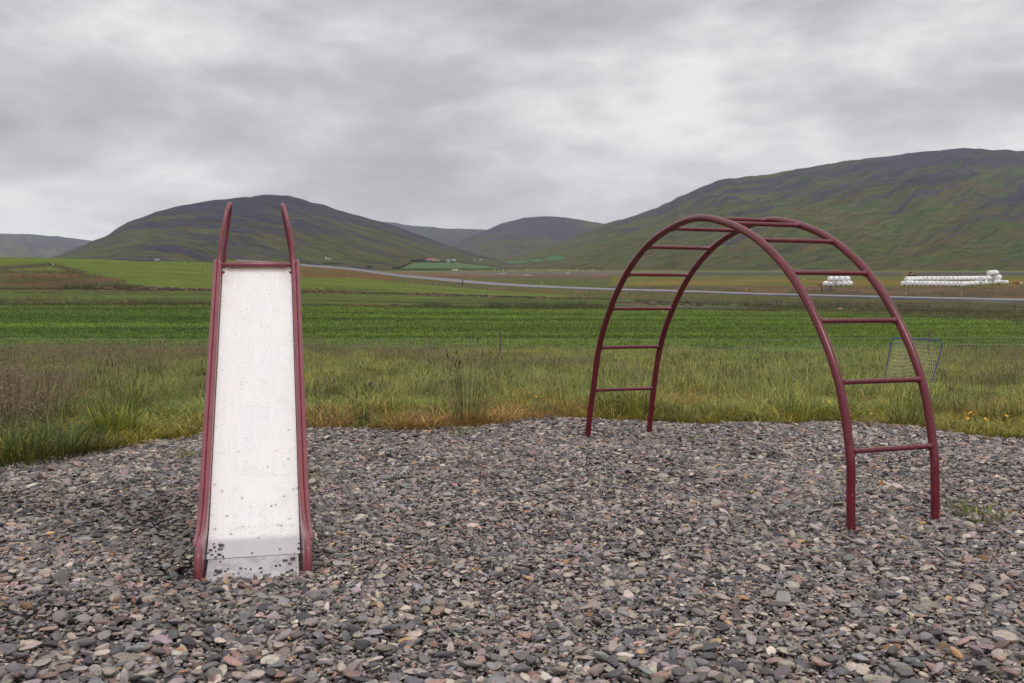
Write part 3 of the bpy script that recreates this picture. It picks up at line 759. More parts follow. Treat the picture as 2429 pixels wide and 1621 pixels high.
# straw-coloured fringe beside the gravel
x, y = spread(34000, 6.6, 14.5); d = edge_dist(x, y)
m = rng.uniform(0, 1, len(x)) < np.exp(-d/1.0)*(.05+1.5*np.clip(fbm(x*1.3, y*1.3, 3, 71)-.22,0,1)); x1, y1 = x[m], y[m]
dry = np.clip((fbm(x1*.6, y1*.6, 3, 72)-.38)*5, 0, 1)[:, None]
put_grass('dry_grass', x1, y1, IS, tints((.180, .215, .045), len(x1), .35)*(1-dry)+tints((.225, .185, .068), len(x1), .35)*dry, rng.uniform(.6, 1.35, len(x1)))
# green tussocky meadow in front of the wire fence
x, y = spread(36000, 6.6, 34); d = edge_dist(x, y)
m = (rng.uniform(0, 1, len(x)) < np.clip(d/.9, .12, 1)); x1, y1 = x[m], y[m]
g = np.clip((fbm(x1*.25, y1*.18, 3, 73)-.35)*3.3, 0, 1)[:, None]
sz = np.interp(y1, [7, 12, 20, 34], [.62, .78, 1.0, 1.3])*(.45+1.0*fbm(x1*.9, y1*.5, 3, 80))*np.interp(y1, [7, 10, 12, 19, 23], [1, 1, .62, .62, 1])
lf = np.clip((-x1/np.maximum(y1, 1)-.28)/.15, 0, 1)[:, None]
tt_ = tints((.205, .300, .070), len(x1), .35)*(1-g)+tints((.320, .350, .085), len(x1), .3)*g; tt_ = tt_*(1-lf*.30)
put_grass('meadow_grass', x1, y1, IL, tt_, sz)
x, y = spread(24000, 7.2, 34); d = edge_dist(x, y); px, py = proj(x, y, ground_z(x, y))
m = rng.uniform(0, 1, len(x)) < np.clip((d-.4)/1.6, 0, 1)*np.interp(y, [7, 12, 19, 24, 34], [.24, .07, .10, .8, 1])*(.3+1.4*fbm(x*.5, y*.35, 3, 79)); x1, y1 = x[m], y[m]
put_grass('long_grass', x1, y1, IG, tints((.225, .265, .082), len(x1)), np.interp(y1, [7, 14, 24, 34], [.6, .62, .85, .95]))
gc = lambda x, y: ((x > 5.0) & (x < 8.2) & (y > 12.5) & (y < 17.8))
x, y = spread(420, 9.5, 24); k_ = ~gc(x, y); x, y = x[k_], y[k_]; cx_ = np.repeat(x, 9)+rng.normal(0, .16, len(x)*9); cy_ = np.repeat(y, 9)+rng.normal(0, .16, len(x)*9)
put_grass('grass_clumps', cx_, cy_, IG, np.repeat(tints((.215, .265, .075), len(x), .35), 9, 0), np.repeat(rng.uniform(.6, 1.15, len(x)), 9))
# brown flowering grass: a band before the fence and the far left corner
x, y = spread(26000, 7.0, 34); u = x/y; pb = fbm(x*.16, y*.16, 3, 75)
w_ = np.interp(y, [7, 13, 20, 25, 31, 34], [0, .02, .02, .22, .26, .16])*np.clip((pb-.48)*8, .03, 1)
w_ = np.maximum(w_, np.clip((-u-.43)/.07, 0, 1)*np.interp(y, [7.8, 8.3, 12, 17], [0, 1, .9, .1])); w_ = np.maximum(w_, np.clip((u-.36)/.15, 0, 1)*.10*np.clip((y-9)/5, 0, 1))
w_ = np.maximum(w_, np.clip((-u-.25)/.3, 0, 1)*.12*np.clip((y-11)/4, 0, 1))
m = rng.uniform(0, 1, len(x)) < w_; x1, y1 = x[m], y[m]
put_grass('flowering_grass', x1, y1, IF, tints((.150, .150, .078), len(x1), .3), np.interp(y1, [8, 16, 34], [.95, .85, 1.15]))
x, y = spread(1100, 9.0, 30); put_grass('seed_head_grass', x, y, IT, tints((.075, .08, .04), len(x), .3), np.interp(y, [9, 16, 30], [.75, .8, 1.0]))
# mown hay field: short cover in long swaths
x, y = spread(52000, 33, 104, .56, 1, False); z = ground_z(x, y); C = paint(x, y, z)
sw = fbm(x*.03, y*.55, 3, 77)
put_grass('mown_grass', x, y, IM, C*rng.uniform(1.15, 1.65, (len(x), 1))*(.75+.6*np.clip((sw[:, None]-.5)*2.2+.5,0,1))+np.clip((sw[:, None]-.50)*3,0,1)*np.array((.022,.022,.0)), np.interp(y, [33, 60, 104], [1.15, 1.7, 2.4]), z=z)
# rush tussocks and rough growth along the field margins
def line_tufts(n, segs, jx, jy):
    out = []
    for _ in range(n):
        a, b = random.choice(segs); t = random.random(); px = a[0]+(b[0]-a[0])*t+random.gauss(0, jx); py = a[1]+(b[1]-a[1])*t+random.gauss(0, jy)
        h_ = hit(px, py)
        if 60 < h_.y < 400: out.append(h_)
    return np.array([tuple(p) for p in out])
P = line_tufts(900, [((1010,729),(1060,731)),((1160,733),(1200,733)),((1290,732),(1440,735)),((1290,732),(1440,735)),((1330,728),(1430,731)),((1230,731),(1290,732)),((1500,716),(1650,722)),((1640,722),(1950,733)),((1850,733),(1960,735)),((270,682),(330,683)),((140,683),(230,684)),((300,724),(490,724))], 8, 1.6)
put_grass('rushes', P[:, 0], P[:, 1], IG, tints((.075, .105, .036), len(P)), 2.0, z=P[:, 2])
P = line_tufts(2600, [((1450,712),(2429,735)),((1600,716),(2429,752)),((1900,725),(2429,745)),((0,670),(300,685)),((0,655),(250,680)),((120,645),(200,655)),((0,718),(480,722)),((700,690),(900,698))], 30, 4)
put_grass('rough_grass', P[:, 0], P[:, 1], IF, tints((.095, .105, .050), len(P), .3), 1.5, z=P[:, 2])

# clods of turned earth and old hay along the ditch edges
def clod(seed):
    r = random.Random(seed); bm = bmesh.new(); bmesh.ops.create_icosphere(bm, subdivisions=2, radius=1)
    for v in bm.verts: v.co = v.co*(1+r.uniform(-.25, .25)); v.co.z *= .6
    me = bm_me('clod', bm); m = me.color_attributes.new('shade', 'FLOAT_COLOR', 'POINT'); me.materials.append(M_leaf)
    m.data.foreach_set('color', np.ones(len(me.vertices)*4, np.float32)); return me
csrc = source('clod_source', [clod(i) for i in range(4)])
segs = [((150,683),(500,687)),((330,684),(500,687)),((700,691),(880,696)),((945,699),(1160,703)),((990,698),(1060,699)),((1160,704),(1400,710)),((0,719),(490,723)),((350,722),(500,723)),((1460,719),(1660,723)),((1850,731),(2260,738)),((830,726),(1100,729))]
P = line_tufts(1500, segs, 5, 1.3); hay = rng.uniform(0, 1, len(P)) < .35
tc_ = np.where(hay[:, None], tints((.22, .13, .06), len(P)), tints((.050, .028, .018), len(P)))
s_ = rng.uniform(.10, .34, len(P)); scatter('earth_clods', P, np.stack([np.zeros(len(P)), np.zeros(len(P)), rng.uniform(0, 6, len(P))], -1), np.stack([s_*1.6, s_, s_*.8], -1), rng.integers(0, 4, len(P)), tc_, csrc, kind='stuff')

# ------------------------------------------------------------------ arched climber
u_ = Vector((-.35755, .93381, -.01229)); v_ = Vector((.93387, .35743, -.01127)); k_ = Vector((.00613, .01551, .99986))
CC = Vector((1.31331, 7.11462, EYE)); WID = .6
sv = [1.6663, 1.5596, 1.3514, 1.076, .744, .3861]; zv = [-1.0593, -.6781, -.3361, -.0487, .1631, .2888, .3448]
sall = sv+[0]+[-s for s in sv[::-1]]; zall = zv+zv[:6][::-1]
climber = empty('arched_climber', (CC.x, CC.y, 0.0), 0, label='dark red tubular arched monkey bars ladder standing on the gravel', category='climbing frame')
Minv = Vector((CC.x, CC.y, 0))
def cp(s, z, off): return CC+u_*s+k_*z+v_*off-Minv
for off, fa, ne in ((0, (1.762, -1.458), (-1.692, -1.516)), (WID, (1.736, -1.439), (-1.699, -1.512))):
    pts = [cp(fa[0]+.006, fa[1]-.22, off), cp(fa[0], fa[1], off), cp(fa[0]-.035, fa[1]+.18, off)]+[cp(s, z, off) for s, z in zip(sall, zall)]+[cp(ne[0]+.008, ne[1]+.22, off), cp(ne[0], ne[1], off), cp(ne[0]-.003, ne[1]-.22, off)]
    bm = bmesh.new(); tube(bm, catmull(pts, 10), .0255, 20); obj('side_rail', bm_me('side_rail', bm), M_red, climber)
for i, (s, z) in enumerate(zip(sall, zall)):
    a, b = cp(s, z, .018), cp(s, z, WID-.018); bm = bmesh.new()
    d = (b-a).normalized(); tube(bm, [a, a+d*.016, a+d*.024, b-d*.024, b-d*.016, b], [.0215, .0205, .0150, .0150, .0205, .0215], 16)
    obj('rung', bm_me('rung', bm), M_red, climber)
# rain hanging under the rungs and arches
def water():
    m, t, p = new_mat('rain_water'); p.inputs['Base Color'].default_value = (1, 1, 1, 1); p.inputs['Roughness'].default_value = .0
    p.inputs['Transmission Weight'].default_value = 1.0; p.inputs['IOR'].default_value = 1.33; return m
M_water = water(); bm = bmesh.new(); rd = random.Random(5)
for i, (s, z) in enumerate(zip(sall, zall)):
    t = .03
    while t < WID-.03:
        c = cp(s, z, t)+Vector((0, 0, -.0150)); r_ = rd.uniform(.0013, .0027)
        bmesh.ops.create_icosphere(bm, subdivisions=1, radius=r_, matrix=Matrix.Translation(c)); t += rd.uniform(.007, .022)
obj('raindrops', bm_me('raindrops', bm), M_water, climber, kind='stuff')

# ------------------------------------------------------------------ slide
slide = empty('playground_slide', (-1.25, 4.70, 0), R(13.1), label='metal playground slide with shiny steel chute and faded red side rails', category='slide')
bedp = [(-.01, .018), (.2, .052), (.33, .102), (.513, .190), (.895, .484), (1.453, .911), (2.235, 1.489)]
W2 = .23
BP = [(p.x, p.y) for p in catmull([Vector((a, b, 0)) for a, b in bedp[2:]], 12)]
BP = [(.2005, .0520), (.26, .072)]+BP
def chute_mat():
    m, t, p = new_mat('worn_steel_chute'); tc = N(t, 'ShaderNodeTexCoord'); O_ = tc.outputs['Object']
    def nz(sc, scale, det=4.0, ro=.5):
        mp = N(t, 'ShaderNodeMapping'); mp.inputs['Scale'].default_value = sc; t.links.new(O_, mp.inputs['Vector'])
        n = N(t, 'ShaderNodeTexNoise', i_Scale=scale, i_Detail=det, i_Roughness=ro); t.links.new(mp.outputs[0], n.inputs['Vector']); return n.outputs['Fac']
    streak = nz((14, .5, .5), 6.0, 5); patch = nz((1, 1, 1), 5.0, 5)
    base = ramp(t, streak, [(.35, (.89, .87, .835)), (.65, (.94, .92, .895))])
    base = mixc(t, ramp(t, patch, [(.5, 0.0), (.75, .35)]), base, (.80, .765, .72))
    # rain drops, dirt specks and dents
    v = N(t, 'ShaderNodeTexVoronoi', i_Scale=72.0); t.links.new(O_, v.inputs['Vector'])
    sp = N(t, 'ShaderNodeSeparateColor'); t.links.new(v.outputs['Color'], sp.inputs[0])
    rim = ramp(t, v.outputs['Distance'], [(.20, 1.0), (.30, .7), (.36, 0.0)]); sel = ramp(t, sp.outputs[0], [(.62, 0.0), (.66, 1.0)])
    dr = math_(t, 'MULTIPLY', rim, sel)
    v2 = N(t, 'ShaderNodeTexVoronoi', i_Scale=23.0); t.links.new(O_, v2.inputs['Vector'])
    sp2 = N(t, 'ShaderNodeSeparateColor'); t.links.new(v2.outputs['Color'], sp2.inputs[0])
    sy = N(t, 'ShaderNodeSeparateXYZ'); t.links.new(O_, sy.inputs[0])
    low = ramp(t, sy.outputs[1], [(.5, 1.0), (1.5, .55), (1.9, .0)])
    dent = math_(t, 'MULTIPLY', math_(t, 'MULTIPLY', ramp(t, v2.outputs['Distance'], [(0, 1.0), (.5, 0.0)], 'EASE'), ramp(t, sp2.outputs[1], [(.55, 0.0), (.8, 1.0)])), low)
    speck = math_(t, 'MULTIPLY', math_(t, 'MULTIPLY', ramp(t, v2.outputs['Distance'], [(.08, 1.0), (.17, 0.0)]), ramp(t, sp2.outputs[1], [(.66, 0.0), (.68, 1.0)])), low)
    c = mixc(t, math_(t, 'MULTIPLY', dent, .30), base, (.45, .41, .37))  # dents' darker reflection painted into the colour as soft halos
    c = mixc(t, math_(t, 'MULTIPLY', speck, .85), c, (.10, .075, .06))
    c = mixc(t, math_(t, 'MULTIPLY', math_(t, 'MULTIPLY', dr, .6), ramp(t, nz((1,1,1), 9.0, 3), [(.42, .15), (.6, 1.0)])), c, (.35, .33, .32))
    wet = ramp(t, math_(t, 'ADD', sy.outputs[1], math_(t, 'MULTIPLY', math_(t, 'SUBTRACT', patch, .5), .12)), [(.325, .8), (.375, 0.0)])  # wet, dirty low end; grey of the lower sky's reflection painted in too
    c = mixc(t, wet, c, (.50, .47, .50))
    t.links.new(c, p.inputs['Base Color']); p.inputs['Metallic'].default_value = .6
    t.links.new(ramp(t, patch, [(.3, .20), (.7, .34)]), p.inputs['Roughness'])
    b = N(t, 'ShaderNodeBump', i_Strength=.10, i_Distance=.005); t.links.new(math_(t, 'MULTIPLY', dent, -1.0), b.inputs['Height'])
    bb = N(t, 'ShaderNodeBump', i_Strength=.4, i_Distance=.0012); t.links.new(dr, bb.inputs['Height']); t.links.new(b.outputs[0], bb.inputs['Normal'])
    b3 = N(t, 'ShaderNodeBump', i_Strength=.03, i_Distance=.02); t.links.new(nz((1, 1, 1), 7.0, 3), b3.inputs['Height']); t.links.new(bb.outputs[0], b3.inputs['Normal'])
    t.links.new(b3.outputs[0], p.inputs['Normal']); return m
M_chute = chute_mat()
def sheet(path, w, th=.003, lip=0.0, nx=24):
    bm = bmesh.new(); rows = []
    for i, (y, z) in enumerate(path):
        row = []
        for j in range(nx+1):
            x = -w+2*w*j/nx; e = max(0, (abs(x)-(w-.02))/.02)
            row.append(bm.verts.new((x, y, z+lip*e*e)))
        rows.append(row)
    for i in range(len(rows)-1):
        for j in range(nx): bm.faces.new((rows[i][j], rows[i][j+1], rows[i+1][j+1], rows[i+1][j]))
    geom = bmesh.ops.extrude_face_region(bm, geom=list(bm.faces)); vs = [g for g in geom['geom'] if isinstance(g, bmesh.types.BMVert)]
    bmesh.ops.translate(bm, verts=vs, vec=(0, 0, -th)); bmesh.ops.recalc_face_normals(bm, faces=bm.faces); return bm
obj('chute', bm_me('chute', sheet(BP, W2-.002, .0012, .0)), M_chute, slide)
def foot_mat():
    m, t, p = new_mat('dirty_foot_plate'); tc = N(t, 'ShaderNodeTexCoord')
    n = N(t, 'ShaderNodeTexNoise', i_Scale=16.0, i_Detail=8.0, i_Roughness=.65); t.links.new(tc.outputs['Object'], n.inputs['Vector'])
    n2 = N(t, 'ShaderNodeTexNoise', i_Scale=160.0, i_Detail=4.0); t.links.new(tc.outputs['Object'], n2.inputs['Vector'])
    c = ramp(t, n.outputs['Fac'], [(.35, (.40, .375, .39)), (.6, (.62, .60, .61))]); c = mixc(t, ramp(t, n2.outputs['Fac'], [(.60, 0.0), (.68, .8)]), c, (.10, .085, .08))
    t.links.new(c, p.inputs['Base Color']); p.inputs['Metallic'].default_value = .6; p.inputs['Roughness'].default_value = .3
    b = N(t, 'ShaderNodeBump', i_Strength=.3, i_Distance=.003); t.links.new(n.outputs['Fac'], b.inputs['Height']); t.links.new(b.outputs[0], p.inputs['Normal']); return m
M_foot = foot_mat()
FP = [(-.035, .004), (-.030, .014), (-.015, .017), (.03, .022), (.10, .033), (.197, .050)]
obj('foot_plate', bm_me('foot_plate', sheet(FP, .218, .003, 0)), M_foot, slide)
# side walls and rolled rails
RP = [(2.215, 1.545), (2.17, 1.52), (1.9, 1.315), (1.453, .985), (.895, .560), (.56, .305), (.40, .205), (.28, .165), (.16, .155), (.07, .150), (.02, .125), (-.005, .07), (-.01, .0)]
def rail_path(x0, out): return catmull([Vector((x0+(out*max(0, (.55-y))/.55), y, z)) for y, z in RP], 7)
for sgn in (-1, 1):
    # wall
    bm = bmesh.new(); pr = None
    fl = 1.0 if sgn > 0 else .25; rp = rail_path(sgn*(W2+.010), sgn*.012*fl)
    for p in rp:
        y = p.y; zb = np.interp(y, [-.02]+[a for a, b in BP], [.01]+[b for a, b in BP])
        ztop = max(p.z, zb+.004); th = .004*sgn
        cur = [bm.verts.new((sgn*W2+(p.x-sgn*W2)*.15, y, zb-.02)), bm.verts.new((p.x-.004*sgn, y, ztop)), bm.verts.new((p.x+th-.004*sgn, y, ztop)), bm.verts.new((sgn*W2+(p.x-sgn*W2)*.15+th, y, zb-.02))]
        if pr:
            for k in range(4): bm.faces.new((pr[k], pr[(k+1) % 4], cur[(k+1) % 4], cur[k]))
        pr = cur
    bmesh.ops.recalc_face_normals(bm, faces=bm.faces)
    obj('side_wall', bm_me('side_wall', bm, False), M_redf, slide)
    bm = bmesh.new(); pts = rail_path(sgn*(W2+.016), sgn*.018*fl); n_ = len(pts)
    rad = [.013+.005*min(1, max(0, (.25-p.y)/.2)) for p in pts]
    tube(bm, pts[9:], rad[9:], 14, caps=False); obj('inner_rail', bm_me('inner_rail', bm), M_redf, slide)
    bm = bmesh.new(); pts = rail_path(sgn*(W2+.041), sgn*.014*fl); pts = [p+Vector((0, 0, -.006)) for p in pts][:-24]
    st = Vector((pts[0].x, pts[0].y+.012, pts[0].z-.035)); tube(bm, [st+Vector((0, 0, -.12)), st]+pts, [.015, .015]+[.0135]*(len(pts)-3)+[.011, .007, .003], 14)
    obj('outer_rail', bm_me('outer_rail', bm), M_redf, slide)
    # hoop handrail: rail tube sweeps up, over and down to the ladder side
    hp = [(2.02, 1.405, .246), (2.14, 1.49, .246), (2.185, 1.56, .244), (2.21, 1.67, .236), (2.245, 1.79, .215), (2.29, 1.88, .196), (2.36, 1.934, .180), (2.42, 1.90, .180), (2.46, 1.81, .196), (2.49, 1.69, .216), (2.52, 1.55, .234), (2.62, 1.2, .242), (2.80, .5, .236), (2.93, -.15, .238)]
    bm = bmesh.new(); tube(bm, catmull([Vector((sgn*x, y, z)) for y, z, x in hp], 8), [.0135]*(13*8+1), 14)
    obj('hoop_handrail', bm_me('hoop_handrail', bm), M_redf, slide)
    bm = bmesh.new(); tube(bm, [(sgn*.23, 2.20, 1.47), (sgn*.235, 2.23, -.15)], .018, 12); obj('leg', bm_me('leg', bm), M_redf, slide)
bm = bmesh.new(); tube(bm, [(-.235, 2.235, 1.512), (-.205, 2.235, 1.512), (-.185, 2.235, 1.513), (0, 2.235, 1.514), (.185, 2.235, 1.513), (.205, 2.235, 1.512), (.235, 2.235, 1.512)], [.010, .012, .0195, .020, .0195, .012, .010], 16)
obj('crossbar', bm_me('crossbar', bm), M_redf, slide)
for j in range(5):
    z = .25+j*.27; y = 2.55+(1.5-z)*.23; bm = bmesh.new(); tube(bm, [(-.22, y, z), (.22, y, z)], .013, 12); obj('ladder_rung', bm_me('ladder_rung', bm), M_redf, slide)
bm = bmesh.new(); box(bm, (0, 2.42, 1.452), (.43, .33, .02)); obj('platform', bm_me('platform', bm, False), plain('dull_steel', (.30, .29, .29), .5, .6), slide)

# pebbles lying on the slide's foot, each one lifted by hand there
def on_slide(px, py):                              # ray to the chute surface
    d = ray(px, py); o = Vector((0, 0, EYE)); c, s = math.cos(R(13.1)), math.sin(R(13.1))
    best = None
    for t in np.linspace(4.2, 5.6, 700):
        p = o+d*(t/d.y); lx = (p.x+1.25)*c+(p.y-4.70)*s; ly = -(p.x+1.25)*s+(p.y-4.70)*c
        zb = np.interp(ly, [a for a, b in FP]+[a for a, b in BP[1:]], [b for a, b in FP]+[b for a, b in BP[1:]])
        if p.z <= zb: return p
    return p
foot_pebbles = [(507,1290,7,0),(509,1298,10,7),(500,1305,9,4),(494,1312,7,5),(503,1316,8,1),(512,1308,7,5),(519,1303,8,4),(525,1303,9,2),(520,1316,12,5),(512,1322,9,3),(529,1321,9,5),(523,1332,6,4),
 (598,1312,6,4),(711,1289,8,1),(708,1302,9,5),(714,1280,5,5),(699,1313,6,8),(694,1326,14,5),(676,1330,12,4),(688,1337,10,0),(664,1341,8,5),(655,1342,8,5),(618,1348,8,5),(595,1350,8,5),(571,1348,8,4),(553,1363,9,6),(566,1360,6,5),(620,1357,7,5),(640,1362,8,8),(683,1357,10,5),(692,1353,10,5),(512,1354,11,4),(521,1357,14,5),(535,1355,7,5),(541,1350,7,5),(511,1364,8,4),(712,1334,7,5),(664,1302,5,5),(583,1349,5,5),(702,1346,7,3)]
def thing_stone(name, p, L0, c, label, group=None, rotx=0.0, mi=None):
    m_ = stone_me[(mi if mi is not None else random.randrange(NP))]
    o = bpy.data.objects.new(name, m_); COL.objects.link(o); o.location = p; o.scale = (L0, L0, L0*1.1); o.rotation_euler = (rotx, random.uniform(-.15, .15), random.uniform(0, 6.28))
    o.color = (*PAL[c]*random.uniform(.75, 1.05), 1); o['label'] = label; o['category'] = 'pebble'
    if group: o['group'] = group
    return o
for k, (px, py, wpx, c) in enumerate(foot_pebbles):
    p = on_slide(px, py+1); L0 = wpx/2*4.85/F*1.05
    if px < 535 and py < 1335: lb, gp = 'small grey pebble in the cluster at the left corner of the steel chute bottom', 'pebbles at the left corner of the chute bottom'
    elif py < 1338 and px > 670: lb, gp = 'small dark pebble on the right side of the steel chute bottom', 'pebbles on the right side of the chute bottom'
    else: lb, gp = 'small wet pebble scattered on the flat steel lip of the slide', 'pebbles scattered on the slide lip'
    thing_stone('pebble', p+Vector((0, 0, L0*.35)), L0, c, lb, gp)
thing_stone('pebble', on_slide(524, 1296)+Vector((0, 0, .008)), .016, 6, 'pointed reddish pebble, largest of the cluster at the left corner of the chute', None, .7)
thing_stone('pebble', at(605, 1375, 4.62), .028, 13, 'pointed grey stone standing upright against the front edge of the slide', None, 1.3, 3)

# ------------------------------------------------------------------ individual plants by the playground
def plant(name, loc, me_parts, label, cat, tint, group=None, rz=0, sc=1.0):
    e = empty(name, loc, rz, label=label, category=cat); e.scale = (sc, sc, sc)
    if group: e['group'] = group
    for nm, me, tn in me_parts:
        o = obj(nm, me, None, e); o.color = (*tn, 1)
    return e
def gloc(px, py, lift=0.0):                        # on gravel / near ground
    d = ray(px, py)
    for t in np.linspace(3, 20, 3400):
        p = Vector((0, 0, EYE))+d*(t/d.y)
        g_ = float(gz(p.x, p.y)) if bool(gravel(np.array([p.x]), np.array([p.y]))[0]) else float(ground_z(p.x, p.y))
        if p.z <= g_: return Vector((p.x, p.y, g_+lift))
    return p
T1 = tuft('blades', 301, 130, .38, .7, .005, dry=.22, root=.20, mat=M_leafo); T1b = timothy('seed_heads', 302, 38, .74, M_leafo, .17, (.9, .65, .9)); T1c = tuft('dry_leaves', 303, 80, .22, 1.5, .006, dry=.9, root=.2, mat=M_leafo, droop=.4)
plant('grass_clump', gloc(1110, 1012), [('blades', T1, (.17, .18, .06)), ('seed_heads', T1b, (.070, .065, .042)), ('dry_leaves', T1c, (.26, .15, .06))], 'tall clump of timothy grass with seed heads at the gravel edge between slide and climber', 'grass clump', None)
T2 = tuft('blades', 311, 260, .40, .8, .008, dry=.18, root=.18, mat=M_leafo)
plant('grass_clump', gloc(270, 1040), [('blades', T2, (.20, .27, .05)), ('seed_heads', timothy('seed_heads', 312, 14, .60, M_leafo, .2), (.12, .13, .06))], 'broad bright green grass clump at the gravel edge left of the slide', 'grass clump', None)
T3 = tuft('blades', 321, 60, .20, .5, .006, dry=.1, root=.08, mat=M_leafo)
plant('grass_clump', gloc(862, 1012), [('blades', T3, (.10, .15, .05)), ('seed_heads', timothy('seed_heads', 322, 22, .36, M_leafo, .10), (.045, .055, .034))], 'slim dark clump of seeding grass just right of the slide at the gravel edge', 'grass clump', None)
T4 = tuft('blades', 331, 150, .26, 1.1, .007, dry=.12, root=.16, mat=M_leafo)
plant('grass_clump', gloc(2150, 1016), [('blades', T4, (.12, .17, .04))], 'arching dark green grass clump behind the right leg of the climber', 'grass clump', None)
T5 = tuft('blades', 341, 420, .34, 1.2, .007, lean=(.3, 1.0), dry=.08, root=.45, mat=M_leafo)
plant('grass_clump', gloc(60, 1085), [('blades', T5, (.085, .14, .036))], 'wide dark green grass clump spilling onto gravel at the left picture edge', 'grass clump', None)
plant('grass_clump', gloc(170, 1075), [('blades', tuft('blades', 342, 260, .22, 1.4, .006, lean=(.4, 1.2), dry=.15, root=.35, mat=M_leafo), (.055, .080, .022))], 'low matted grass clump leaning over the gravel near the left edge', 'grass clump', None)
T6 = airy('flower_stalks', 351, 170, .62, (1.9, 1.3, 1.6), M_leafo, .55, .0045)
plant('brown_flowering_plant', gloc(40, 1000), [('flower_stalks', T6, (.095, .08, .055))], 'cloud of purplish brown flowering grass at the left picture edge', 'flowering grass', None)
plant('brown_flowering_plant', gloc(1455, 985), [('flower_stalks', airy('flower_stalks', 352, 24, .42, (1.7, 1.2, 1.3), M_leafo, .16), (.060, .055, .036)), ('dry_leaves', tuft('dry_leaves', 353, 60, .14, 1.4, .005, dry=.9, root=.14, mat=M_leafo), (.10, .06, .03))], 'dry brown weed behind the two far legs of the climber', 'weed', None)
for px, py, sc, lb in ((1098, 1036, .75, 'small green grass tuft on the gravel in front of the tall grass clump'), (378, 1096, .5, 'tiny green grass tuft on the gravel left of the slide'), (452, 1092, .62, 'green grass tuft touching the left rail of the slide'),
                       (745, 1142, .5, 'small green grass tuft beside the right rail of the slide'), (1655, 1050, .55, 'tiny grass tuft on the gravel between the climber legs'), (2318, 1236, 1.0, 'grass tuft on the gravel right of the climber'),
                       (815, 1192, .4, 'sparse grass sprigs on the gravel right of the slide'), (1135, 1196, .28, 'single tiny grass sprig in the open gravel')):
    me = tuft('blades', int(px), 90 if sc > .45 else 30, .14, 1.3, .006, lean=(.3, 1.2), dry=.22, root=.13 if sc < .9 else .16, mat=M_leafo)
    plant('grass_tuft', gloc(px, py, .008), [('blades', me, (.15, .21, .05))], lb, 'grass tuft', None, sc=sc)
# straws lying on the stones
for px, py, px2, py2, lb in ((1405, 1404, 1540, 1390, 'dry yellow straw lying on the open gravel'), (706, 1352, 850, 1366, 'thin green grass stalk lying on pebbles at the foot of the right slide rail')):
    a = gloc(px, py, .034); b = gloc(px2, py2, .036); bm = bmesh.new(); tube(bm, [a, a.lerp(b, .35)+Vector((0, .01, .006)), a.lerp(b, .7), b], [.0012, .0014, .0022, .0028], 6)
    o = obj('grass_stalk', bm_me('grass_stalk', bm), plain('straw_%d' % px, (.42, .28, .10) if px > 1000 else (.16, .17, .06), .7)); o['label'] = lb; o['category'] = 'stalk'
# yellow flowers
M_yel = plain('yellow_petals', (.75, .42, .02), .6); M_stem = plain('green_stem', (.06, .09, .025), .6)
def flower_me():
    bm = bmesh.new()
    for k in range(12):
        a = k*math.tau/12; c, s = math.cos(a), math.sin(a)
        v = [bm.verts.new(p) for p in ((0, 0, .002), (c*.008-s*.003, s*.008+c*.003, .004), (c*.016, s*.016, .007), (c*.008+s*.003, s*.008-c*.003, .004))]; bm.faces.new(v)
    bmesh.ops.create_icosphere(bm, subdivisions=1, radius=.005, matrix=Matrix.Translation((0, 0, .003))); return bm_me('petals', bm, False)
fm = flower_me(); fm.materials.append(M_yel)
bm = bmesh.new(); tube(bm, [(0, 0, -.36), (.01, 0, -.15), (0, 0, 0)], .0018, 5); sm = bm_me('stem', bm); sm.materials.append(M_stem)
fl = [(1967,956,0),(2059,973,0),(2066,982,0),(2078,976,1),(2086,983,0),(2034,981,0),(2040,978,0),(2083,970,0),(2266,991,1),(2296,994,0),(2303,981,1),(2311,985,0),(2337,995,0),(2415,1003,0),(2388,988,0),(2268,999,0),(787,951,1),(760,954,0),(758,943,0),(1271,942,0),(1290,950,0),(2255,1004,0)]
for k, (px, py, b) in enumerate(fl):
    D = 9.7+random.uniform(0, .8) if px > 1000 else 9.9
    if px > 2200: D = 8.9
    e = empty('yellow_flower', at(px, py, D), random.uniform(0, 6)); e.scale = (1.25+.5*b,)*3; e.rotation_euler = (random.uniform(.2, .7), random.uniform(-.3, .3), random.uniform(0, 6))
    if px > 2200: lb, gp = 'small yellow hawkbit flower in the grass right of the climber', 'yellow flowers right of the climber'
    elif px > 1900: lb, gp = 'small yellow hawkbit flower in the grass seen between the near climber legs', 'yellow flowers between the climber legs'
    elif px > 1000: lb, gp = 'lone yellow flower in the grass left of the climber', 'yellow flowers left of the climber'
    else: lb, gp = 'yellow flower in the grass just right of the slide', 'yellow flowers beside the slide'
    e['label'] = lb; e['category'] = 'flower'; e['group'] = gp
    o = obj('petals', fm, None, e); o = obj('stem', sm, None, e)

